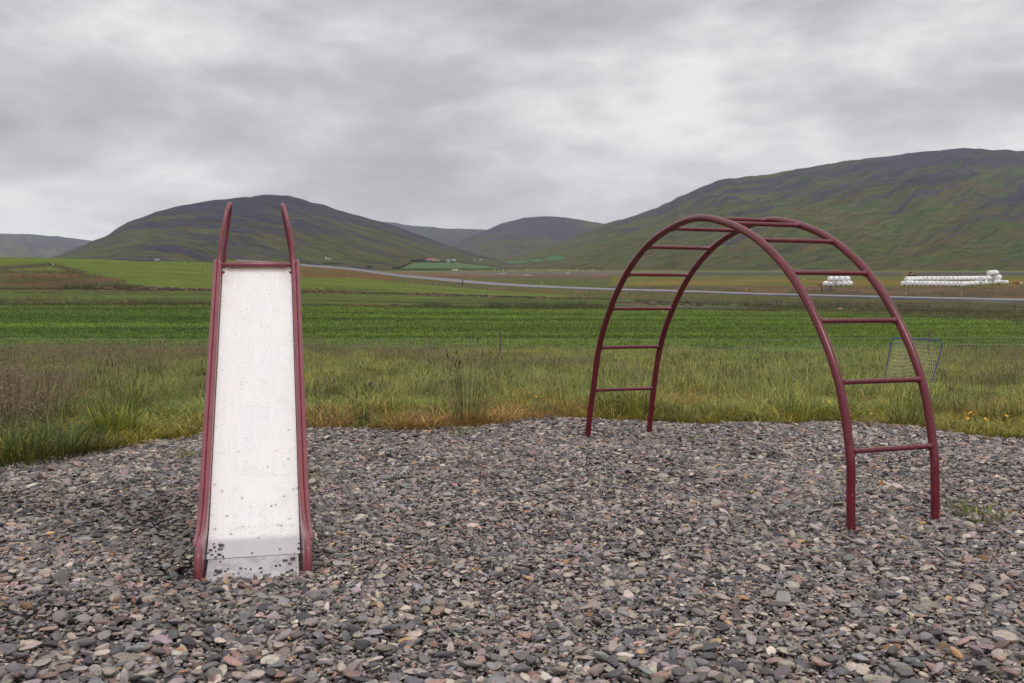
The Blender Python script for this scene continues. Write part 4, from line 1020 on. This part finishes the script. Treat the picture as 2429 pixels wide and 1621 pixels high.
# ------------------------------------------------------------------ blue goal with net
M_blue = plain('blue_paint', (.04, .075, .24), .45, 0, .15); M_net = plain('net_cord', (.74, .74, .52), .8)
TL, TR, BL, BR = at(2116, 802, 17.3), at(2234, 808, 16.7), at(2092, 930, 17.2), at(2203, 930, 16.6)
g0 = Vector((BL.x, BL.y, ground_z(BL.x, BL.y)))
goal = empty('football_goal', g0, 0, label='small blue framed football goal with sagging net in the long grass', category='goal')
def q(p): return p-g0
RM = at(2231, 836, 16.7)
bm = bmesh.new(); tube(bm, catmull([q(BL-Vector((.004, 0, .12))), q(BL), q(TL.lerp(BL, .5)), q(TL.lerp(BL, .08)), q(TL.lerp(TR, .05)+Vector((0, 0, .0)))], 8), .0105, 12); obj('post', bm_me('post', bm), M_blue, goal)
bm = bmesh.new(); tube(bm, catmull([q(BR-Vector((.02, 0, .12))), q(BR), q(RM.lerp(BR, .5)), q(RM), q(TR+Vector((0, 0, -.04))), q(TR.lerp(TL, .05))], 8), .0105, 12); obj('post', bm_me('post', bm), M_blue, goal)
bm = bmesh.new(); tube(bm, [q(TL.lerp(TR, .045)), q(TL.lerp(TR, .955))], .0105, 12); obj('crossbar', bm_me('crossbar', bm), M_blue, goal)
bm = bmesh.new(); tube(bm, [q(BL+Vector((.0, .0, -.08))), q(BL+Vector((.1, .55, -.06))), q(BR+Vector((.1, .55, -.06))), q(BR+Vector((0, 0, -.08)))], .0135, 10); obj('ground_frame', bm_me('ground_frame', bm), M_blue, goal)
NTL, NTR, NBL, NBR = TL.lerp(TR, .08), TL.lerp(TR, .80), at(2094, 930, 17.5), at(2192, 932, 17.1)
nu, nv = 26, 15
def netp(a, b):
    top = NTL.lerp(NTR, a); bot = NBL.lerp(NBR, a); p = top.lerp(bot, b)
    bulge = math.sin(b*math.pi)*(.04+.10*a*a); p = p+Vector((bulge*(.35+.65*a), .05*math.sin(a*9+b*5)*b, -.03*math.sin(a*8)*b-.05*b*max(0, a-.45)*(2.2-b)))
    return q(p)
bm = bmesh.new(); rn = random.Random(3); J = [[netp(i/nu, j/nv)+Vector((rn.uniform(-.004, .004), 0, rn.uniform(-.005, .005))) for j in range(nv+1)] for i in range(nu+1)]
for i in range(nu+1): tube(bm, J[i], .0024, 4)
for j in range(1, nv+1): tube(bm, [J[i][j] for i in range(nu+1)], .0024, 4)
for k in range(5):
    a = q(TR.lerp(BR, .02+k*.16)); tube(bm, [J[nu][1+k*2], J[nu][1+k*2].lerp(a, .5)+Vector((0, 0, -.02)), a], .0016, 4)
obj('net', bm_me('net', bm), M_net, goal)

# ------------------------------------------------------------------ fences
M_post = plain('grey_wood', (.13, .105, .085), .9, 0, .3, 20); M_dark = plain('dark_wood', (.035, .032, .032), .9, 0, .3, 6); M_wire = plain('galvanised_wire', (.35, .37, .37), .4, .5)
M_yp = plain('yellow_plastic', (.55, .28, .02), .6); M_pale = plain('pale_wood', (.30, .22, .10), .8)
def fence_near():
    e = empty('wire_fence', (0, 31, ground_z(0.0, 31.0)), 0, label='two-wire fence with weathered wooden posts behind the long grass', category='fence'); o0 = Vector(e.location)
    ps = []
    for px, top, lean in ((-900, 792, 0), (1187, 790, .0), (2207, 780, .05), (3250, 780, 0)):
        t_ = at(px, top, 31.0); b_ = Vector((t_.x-lean*1.6, 31.0, ground_z(t_.x, 31.0)-.2)); ps.append((t_, b_))
        bm = bmesh.new(); tube(bm, [b_-o0, t_-o0], [.040, .034], 8); obj('post', bm_me('post', bm), M_post, e)
    for yy2, rad in ((806, .0045), (822, .004)):
        bm = bmesh.new(); W_ = [at(x_, yy2+d_, 30.95)-o0 for x_, d_ in ((-900, 0), (0, -1.5), (500, 1), (1187, .5), (1700, 1.2), (2207, -4), (3250, -4))]
        tube(bm, catmull(W_, 5), rad, 5); obj('wire', bm_me('wire', bm), M_wire, e)
fence_near()
def post_row(name, label, pts, mat, rad=.045, wire=True, hm=None):
    P3 = [(hit(px, py), hp) for px, py, hp in pts]; o0 = P3[0][0].copy()
    e = empty(name, o0, 0, label=label, category='fence'); tops = []
    for p, hp in P3:
        h_ = hp*p.y/F; t_ = p+Vector((random.uniform(-.04, .04), 0, h_)); bm = bmesh.new(); r_ = max(rad, p.y*.00022)
        tube(bm, [p-o0-Vector((0, 0, .3)), t_-o0], [r_, r_*.85], 7); obj('post', bm_me('post', bm), mat, e); tops.append(t_-o0-Vector((0, 0, h_*.15)))
    if wire:
        for d in (0, .35):
            bm = bmesh.new(); tube(bm, [t-Vector((0, 0, d)) for t in tops], .008, 4); obj('wire', bm_me('wire', bm), M_wire, e)
post_row('wire_fence', 'long row of dark fence posts running below the road down to the right', [(818,659,4),(845,662,4),(856,663,4),(866,664,4),(877,665,4),(888,666,4),(901,667,4.5),(913,669,4.5),(921,670,4.5),(933,671,4.5),(946,672,4.5),(959,673,4.5),(971,674,5),(985,675.5,5),(999,676.5,5),(1012,678,5),(1026,678.5,5.5),(1043,679.5,5.5),(1061,680,5.5),(1077,681,5.5),(1113,684,6),(1124,685.5,6),(1133,686,6),(1143,687,6),(1156,688,6),(1238,689.5,8),(1357,697,7),(1379,698,7),(1398,697,8),(1420,698,8),(1446,701,9),(1493,702,9),(1520,703,9),(1547,706,9),(1577,707,10),(1641,710,9),(1679,714,8),(1714,720,11),(1841,722,9),(1894,724,12),(1948,726,11),(2003,725,9),(2132,728,9),(2203,736,13),(2262,737,10),(2347,746,12),(2440,750,12)], M_dark)
post_row('wire_fence', 'row of thin posts on the far side of the road at right', [(1633,687,7),(1679,688.5,7),(1730,688.5,7),(1779,689.5,7),(1826,690,7),(1879,691,7),(1931,690.5,7),(2039,691,7),(2155,695,8),(2216,694,7),(2286,690,9),(2320,692,7),(2337,691,7),(2353,689,7),(2394,685,7),(2402,684,7),(2420,682,8),(2450,682,8)], M_dark)
post_row('wire_fence', 'short row of dark posts close behind the far verge of the road', [(1962,695,9),(2033,695.5,8),(2164,699,7),(2236,702,7),(2308,704,7),(2382,703,6)], M_dark)
post_row('wire_fence', 'fence of small pale posts on the brown hillside at far left', [(42,660,24),(71,662,22),(91,657,7),(105,657,8),(115,655,6),(139,655,5),(160,656,5)], M_pale, .05)
post_row('wire_fence', 'line of small posts descending the hill left of the slide', [(405,622,3),(420,623,3),(433,625,3),(447,627,3.5),(459,629,3.5),(470,631,4),(481,634,4),(492,636,4),(503,640,4.5)], M_dark)
p = hit(1096, 681); bm = bmesh.new(); tube(bm, [(0, 0, -.4), (.25, 0, 2.0)], .13, 8); o = obj('leaning_post', bm_me('leaning_post', bm), M_dark); o.location = p; o['label'] = 'tall dark post leaning beside the road, taller than the fence posts'; o['category'] = 'post'
ROADB = BVHTree.FromPolygons([tuple(v.co) for v in road.data.vertices], [tuple(p_.vertices) for p_ in road.data.polygons])
# yellow road markers
M_refl = plain('reflector_white', (.6, .55, .45), .3)
first = None
for k, (px, py, hp) in enumerate([(919.8,651,5),(962.8,649.5,4.5),(1065,667,5),(1116.5,664,6),(1224.5,679,5),(1285.3,676,7),(1414,688,7),(1484,684.8,7.5),(1677,694.5,9),(1770.6,692.5,10),(2148.6,708,14.5),(2280.5,704.5,13)]):
    p = hit(px, py); h_ = hp*p.y/F; d = ray(px, py).normalized(); l2 = ROADB.ray_cast(Vector((0, 0, EYE)), d)[0]
    if l2 is not None and l2.y < p.y: p = l2; h_ = hp*p.y/F
    lb = ['first yellow marker post counted from where the road meets the hill', 'faint yellow marker post beyond the road, second from the hill', 'yellow marker post on the near verge just left of the leaning post', 'yellow marker post on the far verge just right of the leaning post', 'short yellow marker post on the near verge in the middle of the road', 'yellow marker post on the far verge between slide and climber', 'yellow marker post just left of the climber', 'yellow marker post seen between the two far rails of the climber', 'near verge yellow marker post seen through the climber arch', 'far verge yellow marker post seen through the climber arch', 'largest yellow marker post, behind the right rail of the climber', 'rightmost yellow marker post below the long bale stack'][k]
    e = empty('road_marker', p, 0, label=lb, category='marker post', group='yellow marker posts along the road')
    bm = bmesh.new(); r_ = max(.06, p.y*.0004); tube(bm, [(0, 0, -.2), (0, 0, h_)], [r_, r_*.9], 8); po = obj('post', bm_me('post', bm), M_yp, e)
    bm = bmesh.new(); tube(bm, [(0, 0, h_*.78), (0, 0, h_*.9)], r_*1.08, 8); obj('reflector', bm_me('reflector', bm), M_refl, po)
# gate
p = hit(1962, 692); s_ = p.y/F
gate = empty('field_gate', p, 0, label='grey wooden field gate between two thick dark posts below the small bale stack', category='gate')
for x_, h_ in ((-13, 11), (7, 13)):
    bm = bmesh.new(); tube(bm, [(x_*s_, 0, -.3), (x_*s_, 0, h_*s_)], 1.2*s_, 8); obj('gate_post', bm_me('gate_post', bm), M_dark, gate)
for k in range(4):
    bm = bmesh.new(); box(bm, (-3*s_, 0, (2+2.1*k)*s_), (19*s_, .05, .55*s_)); obj('bar', bm_me('bar', bm, False), M_post, gate)
for k in range(3):
    bm = bmesh.new(); box(bm, (14.5*s_, .1, (1+2*k)*s_), (12*s_, .05, .5*s_)); obj('bar', bm_me('bar', bm, False), M_dark, gate)
for k in range(4):
    bm = bmesh.new(); box(bm, ((9.5+k*3.3)*s_, .15, 2.2*s_), (.5*s_, .06, 6*s_)); obj('upright', bm_me('upright', bm, False), M_dark, gate)

# ------------------------------------------------------------------ silage bales
def bale_me():
    bm = bmesh.new(); n = 28
    prof_ = [(-.60, 0.0), (-.605, .22), (-.60, .42), (-.565, .54), (-.49, .595), (-.30, .615), (0, .62), (.30, .615), (.49, .595), (.565, .54), (.60, .42), (.605, .22), (.60, 0.0)]
    rings = []
    for x_, r_ in prof_:
        if r_ == 0: rings.append([bm.verts.new((x_, 0, 0))]); continue
        rings.append([bm.verts.new((x_+.008*math.sin(k*5), r_*math.cos(k*math.tau/n)*(1+.01*math.sin(k*3.1)), r_*math.sin(k*math.tau/n)*.97)) for k in range(n)])
    for a, b in zip(rings, rings[1:]):
        for k in range(n):
            if len(a) == 1: bm.faces.new((a[0], b[(k+1) % n], b[k]))
            elif len(b) == 1: bm.faces.new((a[k], a[(k+1) % n], b[0]))
            else: bm.faces.new((a[k], a[(k+1) % n], b[(k+1) % n], b[k]))
    bmesh.ops.recalc_face_normals(bm, faces=bm.faces); return bm_me('wrapped_bale', bm)
BM = bale_me(); M_bale = plain('white_wrap_film', (.86, .85, .855), .4, 0, .03, 3.0, .15); BM.materials.append(M_bale)
def bale(p, sc, yaw, label, group):
    o = bpy.data.objects.new('wrapped_bale', BM); COL.objects.link(o); o.location = p; o.scale = (sc, sc, sc); o.rotation_euler = (random.uniform(-.1, .1), random.uniform(-.04, .04), yaw)
    o['label'] = label; o['category'] = 'bale'; o['group'] = group
ORD = ['first', 'second', 'third', 'fourth', 'fifth', 'sixth', 'seventh', 'eighth', 'ninth', 'tenth', 'eleventh', 'twelfth', 'thirteenth', 'fourteenth', 'fifteenth', 'sixteenth', 'seventeenth', 'eighteenth']
def bale_row(x0, x1, y0, y1, n, lift, label, group, wpx, yaw=.5, D=None, dy=0):
    for k in range(n):
        t = k/max(1, n-1); px = x0+(x1-x0)*t; py = y0+(y1-y0)*t
        b = hit(px, py) if D is None else at(px, py, D)
        sc = 1.07*wpx/1.25*b.y/F
        bale(b+Vector((0, dy, .58*sc+lift*sc)), sc*random.uniform(.97, 1.04), yaw+random.uniform(-.15, .15), ORD[k]+' '+label, group)
g1 = 'white wrapped bales in the small stack'; g2 = 'white wrapped bales in the long stack'
bale_row(1959, 2015, 679, 678.5, 6, 0, 'white wrapped bale from the left in the bottom row of the small stack', g1, 11.6)
bale_row(1971, 2009, 679, 678.5, 4, 1.02, 'white wrapped bale from the left on top of the small stack', g1, 12.2, dy=.2)
bale_row(2144, 2284, 678.5, 680, 15, 0, 'white wrapped bale from the left in the bottom row of the long stack', g2, 11.8)
bale_row(2293, 2368, 679, 674.5, 8, 0, 'bottom row bale counted from the middle of the long white stack', g2, 11.2)
bale_row(2154, 2325, 678.5, 677, 18, 1.0, 'white wrapped bale from the left on the upper row of the long stack', g2, 11.8, dy=.25)
bale_row(2332, 2368, 677.5, 674.5, 4, 1.0, 'upper row bale under the raised pair, counted from the left', g2, 12.0, dy=.25)
bale_row(2349, 2360, 676, 675.5, 2, 1.98, 'bale of the raised pair on the very top of the long stack', g2, 12.6, dy=.2)
bale_row(2378, 2386, 674.5, 674.5, 2, 0, 'single height bale at the low right end of the long stack', g2, 9.5)
for k, px in enumerate([1093,1120,1128,1138,1146,1158,1172,1174,1182,1191,1194,1206,1212,1215,1220,1249,1251,1256,1266,1276,1304,1307,1310,1314,1318,1327,1342,1348,1350,1363,1368,1371,1384,1404,1406,1437]):
    p = hit(px, 641.5+random.uniform(-.4, .8)); bale(p+Vector((0, 0, .6)), random.uniform(.6, 1.1), .4, 'tiny pale bale in the far row across the valley floor', 'tiny far bales across the valley')

# ------------------------------------------------------------------ far machines, car, buildings
def mesh_part(name, fn, mat, parent, smooth=False):
    bm = bmesh.new(); fn(bm); bmesh.ops.recalc_face_normals(bm, faces=bm.faces)
    return obj(name, bm_me(name, bm, smooth), mat, parent)
def wheel(bm, x, z, r, w, y=0):
    tube(bm, [(x, y-w/2, z), (x, y+w/2, z)], r, 18)
M_org = plain('orange_yellow_paint', (.50, .21, .02), .5); M_tyre = plain('rubber', (.02, .02, .02), .9); M_glass = plain('dark_glass', (.05, .06, .08), .1); M_rust = plain('rusty_red', (.22, .07, .03), .8); M_white = plain('white_paint', (.72, .71, .70), .5)
p = hit(2160, 655.5); s = p.y/F                    # units: photo px -> m
ex = empty('backhoe_loader', p, 0, label='yellow backhoe loader parked on the grey strip above the long bale stack', category='digger')
mesh_part('body', lambda b: (box(b, (0, 0, 4.2*s), (13*s, 1.8, 2.6*s)), box(b, (4.2*s, 0, 5.6*s), (5*s, 1.3, 2.4*s))), M_org, ex)
mesh_part('cab', lambda b: (box(b, (-1*s, 0, 8.2*s), (5.4*s, 1.7, 4.4*s))), M_glass, ex)
mesh_part('cab_roof', lambda b: box(b, (-1*s, 0, 10.9*s), (7*s, 2.0, .9*s)), M_org, ex)
for x_ in (-3.4, .4+5.2):
    for y_ in (-1.0, 1.0): mesh_part('wheel', lambda b: wheel(b, x_*s, (2.3 if x_ < 0 else 1.7)*s, (2.3 if x_ < 0 else 1.7)*s, .5, y_), M_tyre, ex, True)
mesh_part('loader_arm', lambda b: tube(b, [(3*s, -.9, 4.6*s), (8*s, -.9, 3*s)], .5*s, 6), M_org, ex)
mesh_part('loader_bucket', lambda b: prism(b, [(0, 0), (1, 0), (1, 1)], 0, 1) if False else box(b, (10.2*s, 0, 2.2*s), (3.6*s, 2.2, 3.4*s)), M_dark, ex)
mesh_part('boom', lambda b: tube(b, [(-6*s, 0, 4.5*s), (-10*s, 0, 7.2*s), (-16*s, 0, 5.2*s)], .75*s, 8), M_org, ex)
mesh_part('dipper_arm', lambda b: tube(b, [(-16*s, 0, 5.4*s), (-21.5*s, 0, 1.2*s)], .55*s, 8), M_org, ex)
mesh_part('digging_bucket', lambda b: box(b, (-21.8*s, 0, 1.0*s), (2.4*s, .8, 1.5*s)), M_dark, ex)
p = hit(1348, 650.3); s = p.y/F
car = empty('white_car', p, 0, label='small white pickup standing far off beside the grey river bars', category='car')
def carbody(b):
    P_ = [(-5.2, .9), (5.2, .9), (5.4, 2.2), (2.4, 2.7), (-5.2, 2.8)]
    a = [b.verts.new((x_*s, -.85, z_*s)) for x_, z_ in P_]; c = [b.verts.new((x_*s, .85, z_*s)) for x_, z_ in P_]
    b.faces.new(a); b.faces.new(c[::-1])
    for k in range(5): b.faces.new((a[k], c[k], c[(k+1) % 5], a[(k+1) % 5]))
mesh_part('body', carbody, M_white, car)
mesh_part('cabin', lambda b: (box(b, (-.6*s, 0, 3.35*s), (6.4*s, 1.5, 1.2*s))), M_glass, car)
mesh_part('roof', lambda b: box(b, (-.8*s, 0, 4.1*s), (5.6*s, 1.45, .4*s)), M_white, car)
for x_ in (-3.2, 3.3):
    for y_ in (-.8, .8): mesh_part('wheel', lambda b: wheel(b, x_*s, .95*s, .95*s, .25, y_), M_tyre, car, True)
# rusty implement and red baler
p = hit(1945, 678.5); s = p.y/F
im = empty('farm_implement', p, 0, label='rusty hay implement parked left of the small bale stack', category='farm machine')
mesh_part('frame', lambda b: (box(b, (0, 0, 3.0*s), (15*s, .4, .7*s)), box(b, (2*s, 0, 4.4*s), (8*s, .6, .8*s)), tube(b, [(-7*s, 0, 3*s), (-4*s, 0, 5*s)], .4*s, 6)), M_rust, im)
for k in range(4): mesh_part('tine_wheel', lambda b: wheel(b, (-5+k*3.6)*s, 1.9*s, 1.7*s, .15, -.5), M_rust, im, True)
p = hit(2416, 674.5); s = p.y/F
ba = empty('red_baler', p, 0, label='red farm machine at the right picture edge beyond the long bale stack', category='farm machine')
mesh_part('housing', lambda b: (box(b, (-4*s, 0, 3.2*s), (6.5*s, 1.8, 3.2*s)), box(b, (-7*s, 0, 1.8*s), (3*s, 1.6, 1.6*s))), plain('red_machine_paint', (.30, .03, .03), .5), ba)
mesh_part('wheel', lambda b: wheel(b, -4*s, 1.4*s, 1.4*s, .4, -1), M_tyre, ba, True)
mesh_part('pale_hood', lambda b: tube(b, [(-.5*s, 0, 2*s), (8*s, 0, 3*s)], [1.4*s, 1.7*s], 10), M_white, ba)
# sheep
def sheep(px, py, label, col, wpx=4.0):
    p = hit(px, py); s = wpx*p.y/F; bm = bmesh.new()
    bmesh.ops.create_icosphere(bm, subdivisions=2, radius=.5, matrix=Matrix.Translation((0, 0, .62))@Matrix.Diagonal((1, .5, .58, 1)))
    bmesh.ops.create_icosphere(bm, subdivisions=1, radius=.14, matrix=Matrix.Translation((.52, 0, .60))@Matrix.Diagonal((1.2, .8, 1, 1)))
    for x_ in (-.28, .28):
        for y_ in (-.12, .12): tube(bm, [(x_, y_, 0), (x_, y_, .42)], .045, 6)
    o = obj('sheep', bm_me('sheep', bm), col); o.location = p; o.scale = (s, s, s); o['label'] = label; o['category'] = 'sheep'
M_wool = plain('wool', (.55, .50, .42), .9)
sheep(1907, 664.5, 'pale sheep grazing in the meadow seen through the climber, above the small bale stack', M_wool, 4)
sheep(125, 630, 'white sheep on the upper meadow at far left', M_white, 4.5); sheep(119, 630, 'dark sheep beside the white one on the upper meadow at far left', M_dark, 4.5)
# buildings
def house(name, px, py, wpx, hpx, roofpx, wallm, roofm, label, yaw=0.0, depth=9.0, nwin=3, chim=False):
    p = hit(px, py); s = p.y/F; W_ = wpx*s; H_ = hpx*s; Rf = roofpx*s
    e = empty(name, p-Vector((0, 0, .3)), yaw, label=label, category='building')
    def walls(b):
        box(b, (0, 0, H_/2), (W_, depth, H_))
        for x_ in (-W_/2, W_/2):
            v = [b.verts.new((x_, -depth/2, H_)), b.verts.new((x_, depth/2, H_)), b.verts.new((x_, 0, H_+Rf))]; b.faces.new(v)
    mesh_part('wall', walls, wallm, e)
    def rf(b):
        o_ = .4; t = .25
        P_ = [(-depth/2-o_, H_-.15), (0, H_+Rf), (depth/2+o_, H_-.15), (depth/2+o_, H_-.15+t), (0, H_+Rf+t), (-depth/2-o_, H_-.15+t)]
        prism(b, P_, -W_/2-.4, W_/2+.4)
    mesh_part('roof', rf, roofm, e)
    for k in range(nwin):
        x_ = (-.5+(k+.5)/nwin)*W_*.9; mesh_part('window', lambda b: box(b, (x_, -depth/2-.03, H_*.52), (W_*.09+.5, .06, H_*.32)), M_glass, e)
    return e
M_rroof = plain('red_roof', (.42, .09, .08), .6); M_groof = plain('grey_roof', (.22, .22, .23), .6); M_cy = plain('pale_blue_steel', (.42, .60, .62), .5)
house('farmhouse', 1023, 618.5, 20, 2.4, 2.8, M_white, M_rroof, 'white farmhouse with a long red roof among dark trees in the valley', nwin=6)
house('farm_shed', 1038, 619, 8, 1.8, 1.2, M_white, M_groof, 'low white annex at the right end of the red roofed farmhouse', nwin=2)
house('farm_shed', 1063, 618.3, 6, 1.2, 1.0, M_cy, M_cy, 'pale blue shed right of the farmhouse, left one of two', nwin=1)
house('farm_shed', 1076, 618.3, 11, 1.2, 1.0, M_cy, M_cy, 'longer pale blue shed, right one of two, right of the farmhouse', nwin=2)
house('farm_shed', 1063, 623.8, 6, 1.6, 1.3, M_cy, M_white, 'small pale shed below the blue sheds at the tree line', nwin=1)
house('farm_shed', 1140, 616.8, 4.5, 1.0, .7, M_white, M_white, 'lone small white shed on the slope right of the farm', nwin=1)
house('farm_shed', 1126, 617, 2.5, .8, .5, M_white, M_white, 'tiny white hut left of the lone white shed on the slope', nwin=1)
house('farmhouse', 779, 616.5, 12, 2.4, 1.8, plain('cream_wall', (.50, .46, .40), .7), M_groof, 'cream house with grey roof at the foot of the left mountain, right of the slide', nwin=3)
house('farm_shed', 773, 612.5, 3, 1.0, .6, M_white, M_white, 'tiny white hut just above the cream house', nwin=1)
house('farmhouse', 373, 618.0, 9, 2.2, 1.6, M_white, M_groof, 'small white house peeping over the meadow crest left of the slide', nwin=3)
house('greenhouse', 1080, 641.6, 12, 1.0, 1.0, M_white, M_white, 'long low white greenhouse on the valley floor beyond the road', nwin=4)
house('farm_shed', 1087.5, 626, 2.6, 1.0, .5, M_white, M_white, 'tiny white hut at the upper edge of the farm field', nwin=1)
# trees
M_crown = plain('dark_foliage', (.020, .034, .018), .9, 0, .5, 3.0); M_bark = plain('bark', (.06, .045, .035), .9)
def tree_parts(seed):
    r = random.Random(seed); bm = bmesh.new()
    for k in range(150):
        a = r.uniform(0, math.tau); e = r.uniform(-.9, 1.4); rad = r.uniform(.5, 1.0)
        x_, y_, z_ = math.cos(a)*math.cos(e)*.42*rad, math.sin(a)*math.cos(e)*.42*rad, .58+.42*math.sin(e)*rad
        s = r.uniform(.05, .12); n = Vector((r.gauss(0, 1), r.gauss(0, 1), r.gauss(0, 1))).normalized(); u = n.orthogonal().normalized()*s; v = n.cross(u)
        c = Vector((x_, y_, z_)); bm.faces.new([bm.verts.new(c+u), bm.verts.new(c+v), bm.verts.new(c-u*.8), bm.verts.new(c-v)])
    cr = bm_me('crown', bm, False); cr.materials.append(M_crown)
    bm = bmesh.new(); tube(bm, [(0, 0, -.1), (.01, 0, .3), (0, 0, .7)], [.045, .035, .012], 7); tr = bm_me('trunk', bm); tr.materials.append(M_bark); return cr, tr
TP = [tree_parts(i) for i in range(4)]
def tree(px, py, hpx, label, group, wide=1.0):
    p = hit(px, py); s = hpx*p.y/F; e = empty('tree', p, random.uniform(0, 6), label=label, category='tree', group=group); e.scale = (s*wide, s*wide, s)
    cr, tr = random.choice(TP); obj('crown', cr, None, e); obj('trunk', tr, None, e)
for k in range(16): tree(976+k*3.1+random.uniform(-1, 1), 623.2+random.uniform(-.5, .5), random.uniform(5.5, 9) if k < 9 else random.uniform(4, 5.5), 'dark tree in the shelter belt left of and below the red roofed farmhouse', 'trees at the farmhouse', 1.1)
for k in range(12): tree(1027+k*4+random.uniform(-1, 1), 624.5+random.uniform(-.4, .4), random.uniform(3, 4.2), 'low dark tree in the row right of the farmhouse', 'low trees right of the farmhouse', 1.3)
for k in range(6): tree(970-k*4.2, 628+k*1.8, random.uniform(3.5, 4.5), 'bush in the hedge running down from the farm trees', 'hedge bushes below the farm', 1.4)
for k in range(4): tree(934+k*4, 639.2, random.uniform(4.5, 6), 'dark bush in the clump left of the farm field', 'bushes left of the farm field', 1.4)
for k in range(3): tree(872+k*4.5, 636.5, random.uniform(5, 7), 'dark bush standing alone behind the road', 'bushes behind the road', 1.3)
for k in range(11): tree(765+k*5.3, 627.2+k*.1, random.uniform(3, 5.5), 'dark shrub in the row behind the road below the cream house', 'shrubs below the cream house', 1.5)

# hay heaps on the rough margin
M_hay = plain('old_hay', (.30, .19, .09), .95, 0, .35, 30, .8)
for px, py, wpx, lb in ((1993,738,20,'largest heap of old yellow hay on the rough field margin right of centre'), (1889,739,11,'small heap of old hay at the field edge beside the climber rail'), (1642,721,9,'tiny hay heap seen between the climber rails')):
    p = hit(px, py); s = wpx*p.y/F/2; bm = bmesh.new(); bmesh.ops.create_icosphere(bm, subdivisions=4, radius=1); r = random.Random(px)
    for v in bm.verts: v.co = Vector((v.co.x*(1+.1*r.uniform(-1, 1)), v.co.y*.7, max(-.1, v.co.z*.85*(1-.35*abs(v.co.x))+.07*r.uniform(-1, 1))))
    o = obj('hay_heap', bm_me('hay_heap', bm), M_hay); o.location = p; o.scale = (s, s, s); o['label'] = lb; o['category'] = 'hay heap'

# ------------------------------------------------------------------ haze
bm = bmesh.new(); box(bm, (0, 0, 320-15), (24200, 24200, 640)); hz = obj('haze', bm_me('haze', bm, False), None, kind='stuff')
m = bpy.data.materials.new('haze_air'); m.use_nodes = True; t = m.node_tree; t.nodes.clear(); out = N(t, 'ShaderNodeOutputMaterial'); vp = N(t, 'ShaderNodeVolumePrincipled')
vp.inputs['Color'].default_value = (.80, .88, 1.0, 1); vp.inputs['Density'].default_value = 5.2e-5; vp.inputs['Anisotropy'].default_value = .2
t.links.new(vp.outputs[0], out.inputs['Volume']); hz.data.materials.append(m)
